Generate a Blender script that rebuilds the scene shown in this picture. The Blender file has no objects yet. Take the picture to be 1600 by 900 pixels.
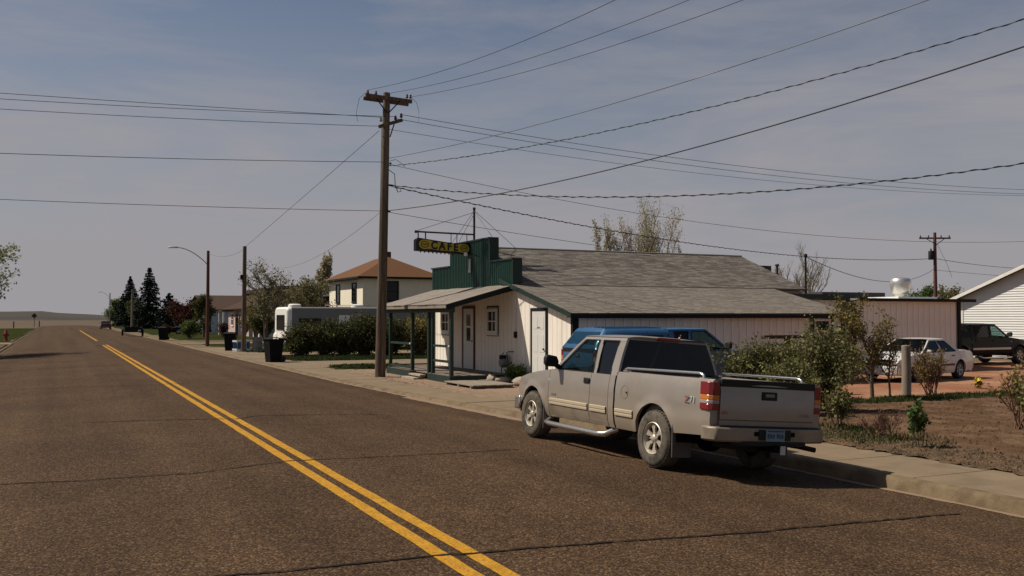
import bpy, math, random
import numpy as np
from mathutils import Vector, Matrix

# ------------------------------------------------------------------ camera, sky, sun, exposure
SC = bpy.context.scene
COL = SC.collection
cam_d = bpy.data.cameras.new('camera')
cam = bpy.data.objects.new('camera', cam_d)
COL.objects.link(cam)
SC.camera = cam
cam_d.sensor_width = 36.0
cam_d.lens = 36.0 * 1486 / 1600
cam_d.clip_start = 0.05
cam_d.clip_end = 20000
cam.location = (0, 0, 1.95)
cam.rotation_euler = (math.radians(90) + math.atan(45 / 1486), 0, -math.radians(25.54))

SUN_TO = Vector((-0.68, 0.48, 1.0)).normalized()
SUN_EL = math.asin(SUN_TO.z)
SUN_AZ = math.atan2(SUN_TO.x, SUN_TO.y)
W = bpy.data.worlds.new('World')
SC.world = W
W.use_nodes = True
nt = W.node_tree
nt.nodes.clear()
def wn(t, **k):
    n = nt.nodes.new(t)
    for a, b in k.items():
        setattr(n, a, b)
    return n
out = wn('ShaderNodeOutputWorld')
bg = wn('ShaderNodeBackground')
bg.inputs['Strength'].default_value = 0.058
sky = wn('ShaderNodeTexSky', sky_type='NISHITA', sun_disc=False, sun_elevation=SUN_EL, sun_rotation=SUN_AZ,
         altitude=700, air_density=1.0, dust_density=1.6, ozone_density=1.5)
tc = wn('ShaderNodeTexCoord')
mp = wn('ShaderNodeMapping')
mp.inputs['Rotation'].default_value = (0.0, 0.10, 0.5)
mp.inputs['Scale'].default_value = (1.5, 1.5, 9.0)
nz = wn('ShaderNodeTexNoise')
nz.inputs['Scale'].default_value = 1.7
nz.inputs['Detail'].default_value = 7
nz.inputs['Roughness'].default_value = 0.62
nz.inputs['Distortion'].default_value = 0.5
rp = wn('ShaderNodeValToRGB')
rp.color_ramp.elements[0].position = 0.37
rp.color_ramp.elements[0].color = (0.0, 0.0, 0.0, 1)
rp.color_ramp.elements[1].position = 0.66
rp.color_ramp.elements[1].color = (0.46, 0.46, 0.46, 1)
sx_ = wn('ShaderNodeSeparateXYZ')
el = wn('ShaderNodeMapRange')            # the veil thickens toward the horizon
el.inputs['From Min'].default_value = 0.0
el.inputs['From Max'].default_value = 0.39
el.inputs['To Min'].default_value = 0.92
el.inputs['To Max'].default_value = -0.05
add = wn('ShaderNodeMath', operation='ADD', use_clamp=True)
mx = wn('ShaderNodeMix', data_type='RGBA')
mx.inputs['B'].default_value = (5.75, 5.50, 5.85, 1)     # thin milky cirrus veil over the whole sky
L = nt.links.new
L(tc.outputs['Generated'], mp.inputs['Vector'])
L(mp.outputs['Vector'], nz.inputs['Vector'])
L(nz.outputs['Fac'], rp.inputs['Fac'])
L(tc.outputs['Generated'], sx_.inputs['Vector'])
L(sx_.outputs['Z'], el.inputs['Value'])
L(rp.outputs['Color'], add.inputs[0])
L(el.outputs['Result'], add.inputs[1])
L(add.outputs['Value'], mx.inputs['Factor'])
L(sky.outputs['Color'], mx.inputs['A'])
L(mx.outputs['Result'], bg.inputs['Color'])
L(bg.outputs['Background'], out.inputs['Surface'])

sun_d = bpy.data.lights.new('sun', 'SUN')
sun_d.energy = 5.0
sun_d.angle = math.radians(0.6)
sun_d.color = (1.0, 0.93, 0.81)
sun = bpy.data.objects.new('sun', sun_d)
COL.objects.link(sun)
sun.rotation_euler = (-SUN_TO).to_track_quat('-Z', 'Y').to_euler()
SC.view_settings.view_transform = 'Standard'
SC.view_settings.look = 'None'
SC.view_settings.exposure = 0.0
SC.view_settings.gamma = 1.0
SC.render.film_transparent = False
SC.cycles.max_bounces = 6
SC.cycles.transparent_max_bounces = 12

# ------------------------------------------------------------------ materials
MATS = {}
def mat(name, col, rough=0.8, metal=0.0, var=0.12, scale=3.0, bump=0.0, bscale=40.0, island=0.0, col2=None,
        c2scale=2.0, c2lo=0.45, c2hi=0.62, spec=0.4, coat=0.0, stretch=None, alpha=None, transl=0.0):
    if rough >= 0.88:
        spec = min(spec, 0.12)
    if name.split('_')[0] in ('leaf', 'grass', 'needle'):
        spec = 0.14
    m = bpy.data.materials.new(name)
    m.use_nodes = True
    t = m.node_tree
    b = t.nodes['Principled BSDF']
    b.inputs['Roughness'].default_value = rough
    b.inputs['Metallic'].default_value = metal
    b.inputs['Specular IOR Level'].default_value = spec
    b.inputs['Coat Weight'].default_value = coat
    b.inputs['Coat Roughness'].default_value = 0.12
    N = t.nodes.new
    lk = t.links.new
    co = N('ShaderNodeTexCoord')
    vec = co.outputs['Object']
    if stretch:
        mpn = N('ShaderNodeMapping')
        mpn.inputs['Scale'].default_value = stretch
        lk(vec, mpn.inputs['Vector'])
        vec = mpn.outputs['Vector']
    cur = None
    rgb = N('ShaderNodeRGB')
    rgb.outputs[0].default_value = (*col, 1)
    cur = rgb.outputs[0]
    if col2:
        n2 = N('ShaderNodeTexNoise')
        n2.inputs['Scale'].default_value = c2scale
        n2.inputs['Detail'].default_value = 6
        n2.inputs['Roughness'].default_value = 0.65
        lk(vec, n2.inputs['Vector'])
        r2 = N('ShaderNodeValToRGB')
        r2.color_ramp.elements[0].position = c2lo
        r2.color_ramp.elements[1].position = c2hi
        lk(n2.outputs['Fac'], r2.inputs['Fac'])
        mm = N('ShaderNodeMix'); mm.data_type = 'RGBA'
        lk(r2.outputs['Color'], mm.inputs['Factor'])
        lk(cur, mm.inputs['A'])
        mm.inputs['B'].default_value = (*col2, 1)
        cur = mm.outputs['Result']
    if var > 0:
        n1 = N('ShaderNodeTexNoise')
        n1.inputs['Scale'].default_value = scale
        n1.inputs['Detail'].default_value = 8
        n1.inputs['Roughness'].default_value = 0.7
        lk(vec, n1.inputs['Vector'])
        mr = N('ShaderNodeMapRange')
        mr.inputs['From Min'].default_value = 0.3
        mr.inputs['From Max'].default_value = 0.7
        mr.inputs['To Min'].default_value = 1 - var
        mr.inputs['To Max'].default_value = 1 + var
        lk(n1.outputs['Fac'], mr.inputs['Value'])
        mu = N('ShaderNodeVectorMath'); mu.operation = 'SCALE'
        lk(cur, mu.inputs[0]); lk(mr.outputs['Result'], mu.inputs['Scale'])
        cur = mu.outputs['Vector']
    if island > 0:
        g = N('ShaderNodeNewGeometry')
        mr = N('ShaderNodeMapRange')
        mr.inputs['To Min'].default_value = 1 - island
        mr.inputs['To Max'].default_value = 1 + island
        lk(g.outputs['Random Per Island'], mr.inputs['Value'])
        mu = N('ShaderNodeVectorMath'); mu.operation = 'SCALE'
        lk(cur, mu.inputs[0]); lk(mr.outputs['Result'], mu.inputs['Scale'])
        cur = mu.outputs['Vector']
    lk(cur, b.inputs['Base Color'])
    if bump > 0:
        nb = N('ShaderNodeTexNoise')
        nb.inputs['Scale'].default_value = bscale
        nb.inputs['Detail'].default_value = 5
        lk(vec, nb.inputs['Vector'])
        bp = N('ShaderNodeBump')
        bp.inputs['Strength'].default_value = min(1.0, bump)
        bp.inputs['Distance'].default_value = 0.02
        lk(nb.outputs['Fac'], bp.inputs['Height'])
        lk(bp.outputs['Normal'], b.inputs['Normal'])
    if transl > 0:
        tr = N('ShaderNodeBsdfTranslucent')
        lk(cur, tr.inputs['Color'])
        ms = N('ShaderNodeMixShader')
        ms.inputs['Fac'].default_value = transl
        lk(b.outputs['BSDF'], ms.inputs[1]); lk(tr.outputs['BSDF'], ms.inputs[2])
        lk(ms.outputs['Shader'], t.nodes['Material Output'].inputs['Surface'])
    MATS[name] = m
    return m

def glass(name, tint, trans, rough=0.03, spec=0.3):
    m = bpy.data.materials.new(name)
    m.use_nodes = True
    t = m.node_tree
    b = t.nodes['Principled BSDF']
    b.inputs['Base Color'].default_value = (0.005, 0.006, 0.0065, 1)
    b.inputs['Roughness'].default_value = rough
    b.inputs['Specular IOR Level'].default_value = spec
    tr = t.nodes.new('ShaderNodeBsdfTransparent')
    tr.inputs['Color'].default_value = (*tint, 1)
    ms = t.nodes.new('ShaderNodeMixShader')
    ms.inputs['Fac'].default_value = trans
    t.links.new(b.outputs['BSDF'], ms.inputs[1])
    t.links.new(tr.outputs['BSDF'], ms.inputs[2])
    t.links.new(ms.outputs['Shader'], t.nodes['Material Output'].inputs['Surface'])
    MATS[name] = m
    return m

# chip-sealed asphalt: pebbly aggregate, patchy tone, darker wheel paths and oil near the kerb
def asphalt_mat():
    m = bpy.data.materials.new('asphalt')
    m.use_nodes = True
    t = m.node_tree; N = t.nodes.new; lk = t.links.new
    b = t.nodes['Principled BSDF']
    b.inputs['Roughness'].default_value = 0.95
    b.inputs['Specular IOR Level'].default_value = 0.12
    co = N('ShaderNodeTexCoord')
    vo = N('ShaderNodeTexVoronoi'); vo.inputs['Scale'].default_value = 62
    lk(co.outputs['Object'], vo.inputs['Vector'])
    hs = N('ShaderNodeSeparateColor'); lk(vo.outputs['Color'], hs.inputs['Color'])
    r = N('ShaderNodeValToRGB')
    e = r.color_ramp.elements
    e[0].position = 0.0; e[0].color = (0.022, 0.0125, 0.0065, 1)
    e[1].position = 0.97; e[1].color = (0.155, 0.097, 0.053, 1)
    x = e.new(0.35); x.color = (0.050, 0.027, 0.0138, 1)
    x = e.new(0.80); x.color = (0.082, 0.047, 0.024, 1)
    lk(hs.outputs['Red'], r.inputs['Fac'])
    n1 = N('ShaderNodeTexNoise'); n1.inputs['Scale'].default_value = 0.35; n1.inputs['Detail'].default_value = 9; n1.inputs['Roughness'].default_value = 0.7
    lk(co.outputs['Object'], n1.inputs['Vector'])
    m1 = N('ShaderNodeMapRange'); m1.inputs['From Min'].default_value = 0.3; m1.inputs['From Max'].default_value = 0.7
    m1.inputs['To Min'].default_value = 0.76; m1.inputs['To Max'].default_value = 1.26
    lk(n1.outputs['Fac'], m1.inputs['Value'])
    mp_ = N('ShaderNodeMapping'); mp_.inputs['Scale'].default_value = (1.1, 0.02, 1)
    lk(co.outputs['Object'], mp_.inputs['Vector'])
    n2 = N('ShaderNodeTexNoise'); n2.inputs['Scale'].default_value = 1.0; n2.inputs['Detail'].default_value = 3
    lk(mp_.outputs['Vector'], n2.inputs['Vector'])
    m2 = N('ShaderNodeMapRange'); m2.inputs['From Min'].default_value = 0.3; m2.inputs['From Max'].default_value = 0.7
    m2.inputs['To Min'].default_value = 0.80; m2.inputs['To Max'].default_value = 1.20
    lk(n2.outputs['Fac'], m2.inputs['Value'])
    mu = N('ShaderNodeMath'); mu.operation = 'MULTIPLY'
    lk(m1.outputs['Result'], mu.inputs[0]); lk(m2.outputs['Result'], mu.inputs[1])
    sc = N('ShaderNodeVectorMath'); sc.operation = 'SCALE'
    lk(r.outputs['Color'], sc.inputs[0]); lk(mu.outputs['Value'], sc.inputs['Scale'])
    lk(sc.outputs['Vector'], b.inputs['Base Color'])
    bp = N('ShaderNodeBump'); bp.inputs['Strength'].default_value = 0.7; bp.inputs['Distance'].default_value = 0.008
    lk(vo.outputs['Distance'], bp.inputs['Height']); bp.invert = True
    lk(bp.outputs['Normal'], b.inputs['Normal'])
    MATS['asphalt'] = m
asphalt_mat()

mat('paint_yellow', (0.46, 0.225, 0.020), 0.9, var=0.25, scale=6, col2=(0.17, 0.095, 0.03), c2scale=34, c2lo=0.50, c2hi=0.66, bump=0.3, bscale=90)
mat('tar', (0.024, 0.018, 0.014), 0.97, var=0.3, scale=12, spec=0.05)
mat('concrete', (0.205, 0.150, 0.096), 0.9, var=0.14, scale=2.2, bump=0.25, bscale=60, col2=(0.16, 0.118, 0.076), c2scale=0.9, c2lo=0.5, c2hi=0.75)
mat('kerb_concrete', (0.165, 0.120, 0.070), 0.9, var=0.2, scale=4, bump=0.35, bscale=50, col2=(0.115, 0.078, 0.046), c2scale=2.5)
mat('dust_gravel', (0.26, 0.175, 0.120), 0.95, var=0.25, scale=14, bump=0.6, bscale=80)
mat('ground_dirt', (0.115, 0.078, 0.051), 0.95, var=0.2, scale=0.8, bump=0.4, bscale=20, col2=(0.085, 0.078, 0.035), c2scale=0.12)
mat('lawn', (0.030, 0.036, 0.011), 1.0, var=0.3, scale=2.5, spec=0.0, col2=(0.045, 0.040, 0.018), c2scale=0.5, c2lo=0.5, c2hi=0.75)
mat('soil', (0.092, 0.050, 0.026), 0.95, var=0.25, scale=5, bump=0.8, bscale=22, col2=(0.14, 0.083, 0.048), c2scale=1.2)
mat('scoria', (0.245, 0.105, 0.057), 0.95, var=0.22, scale=7, bump=0.6, bscale=35, col2=(0.32, 0.18, 0.105), c2scale=0.35)
mat('litter', (0.125, 0.078, 0.045), 0.95, var=0.3, scale=8, bump=0.7, bscale=25, col2=(0.075, 0.052, 0.030), c2scale=3)
mat('hills', (0.062, 0.050, 0.040), 0.95, var=0.18, scale=0.004, col2=(0.042, 0.040, 0.034), c2scale=0.0022)
mat('field_tan', (0.105, 0.074, 0.050), 0.95, var=0.15, scale=0.02)
mat('white_board', (0.80, 0.73, 0.63), 0.75, var=0.08, scale=6, bump=0.12, bscale=30, stretch=(1, 1, 0.15), col2=(0.58, 0.50, 0.40), c2scale=2.2, c2lo=0.5, c2hi=0.75)
mat('white_trim', (0.70, 0.66, 0.59), 0.6, var=0.08, scale=6)
mat('door_white', (0.60, 0.575, 0.53), 0.55, var=0.05, scale=5)
mat('green_paint', (0.008, 0.024, 0.017), 0.55, var=0.2, scale=5)
mat('green_metal', (0.006, 0.036, 0.025), 0.42, var=0.12, scale=2, spec=0.5)
mat('dark_trim', (0.010, 0.011, 0.010), 0.7, var=0.2, scale=5, spec=0.2)
mat('wall_dark_gap', (0.33, 0.285, 0.235), 0.9, var=0.1)
mat('shingle', (0.165, 0.143, 0.123), 0.95, var=0.15, scale=20, island=0.30, bump=0.3, bscale=120)
mat('shingle_light', (0.235, 0.200, 0.165), 0.95, var=0.12, scale=14, island=0.10, bump=0.3, bscale=120)
mat('shingle_red', (0.130, 0.062, 0.030), 0.95, var=0.15, scale=6, island=0.14)
mat('shingle_brown', (0.060, 0.036, 0.025), 0.95, var=0.15, scale=6)
mat('shingle_grey', (0.060, 0.057, 0.057), 0.95, var=0.15, scale=6)
mat('tin_roof', (0.255, 0.218, 0.18), 0.65, 0.2, var=0.15, scale=4, col2=(0.25, 0.19, 0.15), c2scale=2.2, c2lo=0.52, c2hi=0.75)
mat('wood_grey', (0.235, 0.195, 0.155), 0.9, var=0.2, scale=6, bump=0.3, bscale=40, stretch=(1, 1, 0.2))
mat('wood_pole', (0.105, 0.075, 0.050), 0.9, var=0.28, scale=8, bump=0.5, bscale=30, stretch=(1, 1, 0.06), col2=(0.19, 0.145, 0.105), c2scale=5)
mat('wood_red', (0.125, 0.058, 0.044), 0.9, var=0.25, scale=8, stretch=(1, 1, 0.08))
mat('wood_deck', (0.19, 0.155, 0.125), 0.9, var=0.2, scale=5, stretch=(0.3, 1, 1))
mat('rust_dark', (0.060, 0.034, 0.026), 0.8, var=0.3, scale=10)
mat('steel_galv', (0.45, 0.45, 0.44), 0.45, 0.6, var=0.15, scale=4)
mat('aluminium', (0.62, 0.60, 0.57), 0.35, 0.75, var=0.1, scale=4)
mat('chrome', (0.66, 0.63, 0.58), 0.22, 0.9, var=0.12, scale=20)
mat('wire_black', (0.018, 0.018, 0.020), 0.6, var=0.0)
mat('wire_grey', (0.10, 0.10, 0.105), 0.5, 0.3, var=0.0)
mat('porcelain', (0.10, 0.055, 0.04), 0.3, var=0.1)
mat('glass_clear_ins', (0.30, 0.36, 0.33), 0.2, var=0.1)
mat('rubber', (0.018, 0.0175, 0.017), 0.85, var=0.2, scale=10)
mat('tyre_dusty', (0.11, 0.092, 0.072), 0.92, var=0.3, scale=9, col2=(0.030, 0.028, 0.026), c2scale=6, c2lo=0.5, c2hi=0.7)
mat('black_plastic', (0.010, 0.010, 0.011), 0.6, var=0.12, scale=10, spec=0.25)
mat('bin_plastic', (0.0045, 0.0045, 0.005), 0.7, var=0.2, scale=4, spec=0.15)
mat('chassis', (0.006, 0.0055, 0.005), 0.95, var=0.2, spec=0.1)
mat('paint_pewter', (0.285, 0.245, 0.21), 0.45, 0.25, var=0.06, scale=3, coat=0.38, spec=0.3, col2=(0.26, 0.215, 0.17), c2scale=1.3, c2lo=0.45, c2hi=0.8)
def dusty_paint():
    # road dust clinging to the lower body, patchy and thicker toward the sills
    m = MATS['paint_pewter']; t = m.node_tree; N = t.nodes.new; lk = t.links.new
    b = t.nodes['Principled BSDF']
    src = b.inputs['Base Color'].links[0].from_socket
    co = N('ShaderNodeTexCoord'); sp_ = N('ShaderNodeSeparateXYZ'); lk(co.outputs['Object'], sp_.inputs['Vector'])
    mr = N('ShaderNodeMapRange'); mr.inputs['From Min'].default_value = 1.0; mr.inputs['From Max'].default_value = 0.42
    mr.inputs['To Min'].default_value = 0.0; mr.inputs['To Max'].default_value = 0.85
    lk(sp_.outputs['Z'], mr.inputs['Value'])
    n = N('ShaderNodeTexNoise'); n.inputs['Scale'].default_value = 7; n.inputs['Detail'].default_value = 8; n.inputs['Roughness'].default_value = 0.75
    lk(co.outputs['Object'], n.inputs['Vector'])
    mu = N('ShaderNodeMath'); mu.operation = 'MULTIPLY'; lk(mr.outputs['Result'], mu.inputs[0]); lk(n.outputs['Fac'], mu.inputs[1])
    m2 = N('ShaderNodeMath'); m2.operation = 'MULTIPLY'; m2.inputs[1].default_value = 1.7; m2.use_clamp = True; lk(mu.outputs['Value'], m2.inputs[0])
    mx_ = N('ShaderNodeMix'); mx_.data_type = 'RGBA'
    lk(m2.outputs['Value'], mx_.inputs['Factor']); lk(src, mx_.inputs['A']); mx_.inputs['B'].default_value = (0.30, 0.225, 0.15, 1)
    lk(mx_.outputs['Result'], b.inputs['Base Color'])
    r = N('ShaderNodeMapRange'); r.inputs['To Min'].default_value = 0.38; r.inputs['To Max'].default_value = 0.8
    lk(m2.outputs['Value'], r.inputs['Value']); lk(r.outputs['Result'], b.inputs['Roughness'])
dusty_paint()
mat('pewter_dusty', (0.27, 0.215, 0.155), 0.55, 0.25, var=0.12, scale=6, col2=(0.18, 0.14, 0.10), c2scale=3)
mat('moulding_tan', (0.42, 0.34, 0.235), 0.55, 0.1, var=0.08, scale=5)
mat('mudflap', (0.115, 0.10, 0.088), 0.9, var=0.2, scale=7)
mat('lens_red', (0.19, 0.007, 0.007), 0.18, var=0.08, scale=10, coat=0.5)
mat('lens_amber', (0.52, 0.16, 0.02), 0.18, var=0.05, coat=0.5)
mat('lens_clear', (0.33, 0.25, 0.23), 0.18, var=0.05, coat=0.5)
mat('plate_blue', (0.13, 0.23, 0.26), 0.5, var=0.1, scale=10)
mat('plate_ink', (0.03, 0.05, 0.09), 0.6, var=0)
mat('decal_red', (0.34, 0.115, 0.09), 0.5, var=0)
mat('decal_silver', (0.50, 0.48, 0.45), 0.4, var=0)
mat('interior', (0.10, 0.088, 0.076), 0.9, var=0.1)
mat('paint_white', (0.60, 0.57, 0.52), 0.35, 0.0, var=0.1, scale=4, coat=0.4, col2=(0.42, 0.37, 0.31), c2scale=2.5, c2lo=0.5, c2hi=0.8)
mat('paint_blue', (0.018, 0.085, 0.19), 0.35, 0.1, var=0.08, scale=3, coat=0.5)
mat('paint_black', (0.0035, 0.003, 0.004), 0.25, 0.0, var=0.0, coat=0.04, spec=0.1)
mat('paint_maroon', (0.10, 0.035, 0.035), 0.3, 0.2, var=0.05, coat=0.5)
mat('stripe_silver', (0.42, 0.42, 0.42), 0.4, 0.5, var=0.05)
mat('sign_black', (0.012, 0.012, 0.011), 0.5, var=0.1)
mat('sign_yellow', (0.46, 0.345, 0.030), 0.55, var=0.14, scale=7)
mat('alloy', (0.50, 0.44, 0.35), 0.45, 0.45, var=0.15, scale=18)
mat('sign_tube', (0.55, 0.52, 0.48), 0.2, var=0)
mat('cream_wall', (0.80, 0.72, 0.56), 0.8, var=0.06, scale=1.5)
mat('rv_white', (0.78, 0.75, 0.68), 0.45, var=0.06, scale=2)
mat('rv_grey', (0.17, 0.165, 0.145), 0.5, var=0.06, scale=2)
mat('pink_wall', (0.52, 0.36, 0.31), 0.8, var=0.06)
mat('pale_blue_wall', (0.40, 0.47, 0.49), 0.8, var=0.06)
mat('white_siding', (0.63, 0.615, 0.58), 0.6, var=0.05, scale=1.5)
mat('brick_dark', (0.075, 0.042, 0.03), 0.9, var=0.15, scale=8)
mat('bark', (0.115, 0.092, 0.070), 0.95, var=0.3, scale=12, bump=0.5, bscale=30)
mat('bark_pale', (0.27, 0.235, 0.18), 0.95, var=0.25, scale=12)
mat('twig_red', (0.15, 0.080, 0.058), 0.95, var=0.25, scale=12)
mat('leaf_spring', (0.19, 0.17, 0.08), 0.8, var=0.25, scale=1.2, island=0.35, transl=0.3)
mat('leaf_fresh', (0.30, 0.31, 0.17), 0.8, var=0.2, scale=1.2, island=0.3, transl=0.3)
mat('leaf_bud', (0.36, 0.31, 0.19), 0.8, var=0.2, scale=1.2, island=0.3, transl=0.3)
mat('leaf_lilac', (0.145, 0.140, 0.048), 0.65, var=0.25, scale=2, island=0.45, transl=0.25)
mat('leaf_hedge', (0.078, 0.078, 0.028), 0.7, var=0.3, scale=1.2, island=0.45, transl=0.2)
mat('leaf_olive', (0.185, 0.145, 0.045), 0.75, var=0.25, scale=2, island=0.4, transl=0.25)
mat('leaf_green', (0.075, 0.115, 0.030), 0.7, var=0.25, scale=2, island=0.4, transl=0.25)
mat('leaf_bright', (0.10, 0.125, 0.035), 0.7, var=0.25, scale=2, island=0.4, transl=0.3)
mat('leaf_red', (0.062, 0.022, 0.014), 0.75, var=0.25, scale=1, island=0.4, transl=0.25)
mat('needle_spruce', (0.019, 0.029, 0.020), 0.8, var=0.3, scale=0.8, island=0.5)
mat('grass_blade', (0.040, 0.056, 0.016), 0.8, var=0.3, scale=1.5, island=0.4, transl=0.25)
mat('grass_dry', (0.135, 0.092, 0.050), 0.9, var=0.2, scale=2, island=0.4)
mat('flower_yellow', (0.62, 0.43, 0.03), 0.7, var=0.1, island=0.2)
mat('flower_pink', (0.42, 0.17, 0.16), 0.7, var=0.1, island=0.2)
mat('rock', (0.34, 0.28, 0.21), 0.9, var=0.2, scale=5, bump=0.4, bscale=15)
mat('hydrant_red', (0.24, 0.030, 0.020), 0.5, var=0.15)
mat('crate_blue', (0.03, 0.09, 0.20), 0.5, var=0.1)
mat('meter_grey', (0.17, 0.17, 0.16), 0.5, 0.3, var=0.1)
mat('white_plastic', (0.62, 0.61, 0.59), 0.5, var=0.05)
glass('glass_light', (0.66, 0.80, 0.78), 0.74, 0.03, 0.5)
glass('glass_tint', (0.20, 0.22, 0.24), 0.14)
glass('glass_house', (0.25, 0.27, 0.28), 0.12, 0.06)

# ------------------------------------------------------------------ mesh helpers
ORIG = {}
class MB:
    def __init__(s):
        s.v = []; s.f = []
    def add(s, vs, fs):
        o = len(s.v)
        s.v += [tuple(p) for p in vs]
        s.f += [tuple(i + o for i in f) for f in fs]
        return s
    def box(s, x0, y0, z0, x1, y1, z1):
        vs = [(x, y, z) for z in (z0, z1) for y in (y0, y1) for x in (x0, x1)]
        return s.add(vs, [(0, 2, 3, 1), (4, 5, 7, 6), (0, 1, 5, 4), (2, 6, 7, 3), (0, 4, 6, 2), (1, 3, 7, 5)])
    def extrude(s, ring, vec):
        n = len(ring)
        vec = Vector(vec)
        a = [Vector(p) for p in ring]
        b = [p + vec for p in a]
        fs = [tuple(range(n))[::-1], tuple(range(n, 2 * n))]
        fs += [(i, (i + 1) % n, n + (i + 1) % n, n + i) for i in range(n)]
        return s.add(a + b, fs)
    def bar(s, p, q, w, h, up=(0, 0, 1)):
        p = Vector(p); q = Vector(q); d = (q - p).normalized()
        u = Vector(up)
        if abs(d.dot(u)) > 0.97:
            u = Vector((0, 1, 0))
        r = d.cross(u).normalized() * (w / 2)
        t = r.cross(d).normalized() * (h / 2)
        return s.extrude([p + r + t, p - r + t, p - r - t, p + r - t], q - p)
    def tube(s, pts, r, n=8, cap=True):
        pts = [Vector(p) for p in pts]
        rs = r if isinstance(r, (list, tuple)) else [r] * len(pts)
        o = len(s.v)
        ref = None
        for i, p in enumerate(pts):
            d = (pts[min(i + 1, len(pts) - 1)] - pts[max(i - 1, 0)])
            d = d.normalized() if d.length > 1e-9 else Vector((0, 0, 1))
            if ref is None:
                ref = Vector((0, 0, 1)) if abs(d.z) < 0.9 else Vector((1, 0, 0))
            a = d.cross(ref)
            if a.length < 1e-6:
                a = d.cross(Vector((0.3, 1, 0.2)))
            a.normalize()
            b = d.cross(a).normalized()
            ref = -b if False else ref
            for k in range(n):
                t = 2 * math.pi * k / n
                s.v.append(tuple(p + (a * math.cos(t) + b * math.sin(t)) * rs[i]))
        for i in range(len(pts) - 1):
            for k in range(n):
                k2 = (k + 1) % n
                s.f.append((o + i * n + k, o + i * n + k2, o + (i + 1) * n + k2, o + (i + 1) * n + k))
        if cap:
            s.f.append(tuple(o + k for k in range(n))[::-1])
            e = o + (len(pts) - 1) * n
            s.f.append(tuple(e + k for k in range(n)))
        return s
    def grid(s, rows):
        o = len(s.v); m = len(rows[0])
        for r in rows:
            s.v += [tuple(p) for p in r]
        for i in range(len(rows) - 1):
            for j in range(m - 1):
                s.f.append((o + i * m + j, o + i * m + j + 1, o + (i + 1) * m + j + 1, o + (i + 1) * m + j))
        return s
    def lathe(s, prof, c=(0, 0, 0), axis='z', n=24, close=False):
        o = len(s.v); m = len(prof)
        for k in range(n):
            t = 2 * math.pi * k / n
            ca, sa = math.cos(t), math.sin(t)
            for r, h in prof:
                if axis == 'z':
                    p = (c[0] + r * ca, c[1] + r * sa, c[2] + h)
                elif axis == 'x':
                    p = (c[0] + h, c[1] + r * ca, c[2] + r * sa)
                else:
                    p = (c[0] + r * ca, c[1] + h, c[2] + r * sa)
                s.v.append(p)
        for k in range(n):
            k2 = (k + 1) % n
            for j in range(m - 1):
                s.f.append((o + k * m + j, o + k2 * m + j, o + k2 * m + j + 1, o + k * m + j + 1))
        return s
    def mesh(s, name, o=(0, 0, 0)):
        me = bpy.data.meshes.new(name)
        if o != (0, 0, 0):
            vs = [(x - o[0], y - o[1], z - o[2]) for x, y, z in s.v]
        else:
            vs = s.v
        me.from_pydata(vs, [], s.f)
        me.update()
        return me
    def build(s, name, mt, parent=None, smooth=None, bevel=0.0, fix=True, local=False):
        o = ORIG.get(parent.name, (0, 0, 0)) if parent and not local else (0, 0, 0)
        me = s.mesh(name, o)
        if fix:
            fixn(me)
        ob = link(name, me, mt, parent)
        if smooth is not None:
            shade(me, smooth)
        if bevel > 0:
            bv = ob.modifiers.new('bevel', 'BEVEL')
            bv.width = bevel; bv.segments = 2; bv.limit_method = 'ANGLE'; bv.angle_limit = math.radians(40)
            if smooth is None:
                shade(me, 35)
        return ob

import bmesh
def fixn(me):
    bm = bmesh.new(); bm.from_mesh(me)
    bmesh.ops.recalc_face_normals(bm, faces=bm.faces)
    bm.to_mesh(me); bm.free()
def shade(me, ang):
    me.polygons.foreach_set('use_smooth', [True] * len(me.polygons))
    me.set_sharp_from_angle(angle=math.radians(ang))
def link(name, data, mt=None, parent=None):
    ob = bpy.data.objects.new(name, data)
    COL.objects.link(ob)
    if mt is not None:
        data.materials.append(MATS[mt] if isinstance(mt, str) else mt)
    if parent is not None:
        ob.parent = parent
        if parent.name in ORIG:
            ORIG[ob.name] = ORIG[parent.name]
    return ob
def share(ob_src, name, parent, loc=(0, 0, 0), rot=(0, 0, 0)):
    ob = bpy.data.objects.new(name, ob_src.data)
    COL.objects.link(ob)
    ob.parent = parent
    ob.location = loc; ob.rotation_euler = rot
    return ob
def tag(ob, label, cat, group=None):
    ob['label'] = label; ob['category'] = cat
    if group:
        ob['group'] = group
    return ob
def struct(ob, label=None):
    ob['kind'] = 'structure'
    if label:
        ob['label'] = label
    return ob
def stuff(ob, label=None, cat=None):
    ob['kind'] = 'stuff'
    if label:
        ob['label'] = label
    if cat:
        ob['category'] = cat
    return ob
def thing(name, label, cat, loc=(0, 0, 0), rz=0.0, group=None, world=True):
    """an Empty at the thing's base; with world=True its parts are written in world coordinates"""
    e = bpy.data.objects.new(name, None)
    COL.objects.link(e)
    e.empty_display_size = 0.2
    e.location = loc; e.rotation_euler = (0, 0, rz)
    if world:
        ORIG[e.name] = tuple(loc)
    return tag(e, label, cat, group)
def lerp(pts, t):
    if t <= pts[0][0]:
        return pts[0][1]
    for (a, va), (b, vb) in zip(pts, pts[1:]):
        if t <= b:
            return va + (vb - va) * (t - a) / (b - a)
    return pts[-1][1]
def sst(a, b, t):
    t = min(1, max(0, (t - a) / (b - a)))
    return t * t * (3 - 2 * t)
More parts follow.
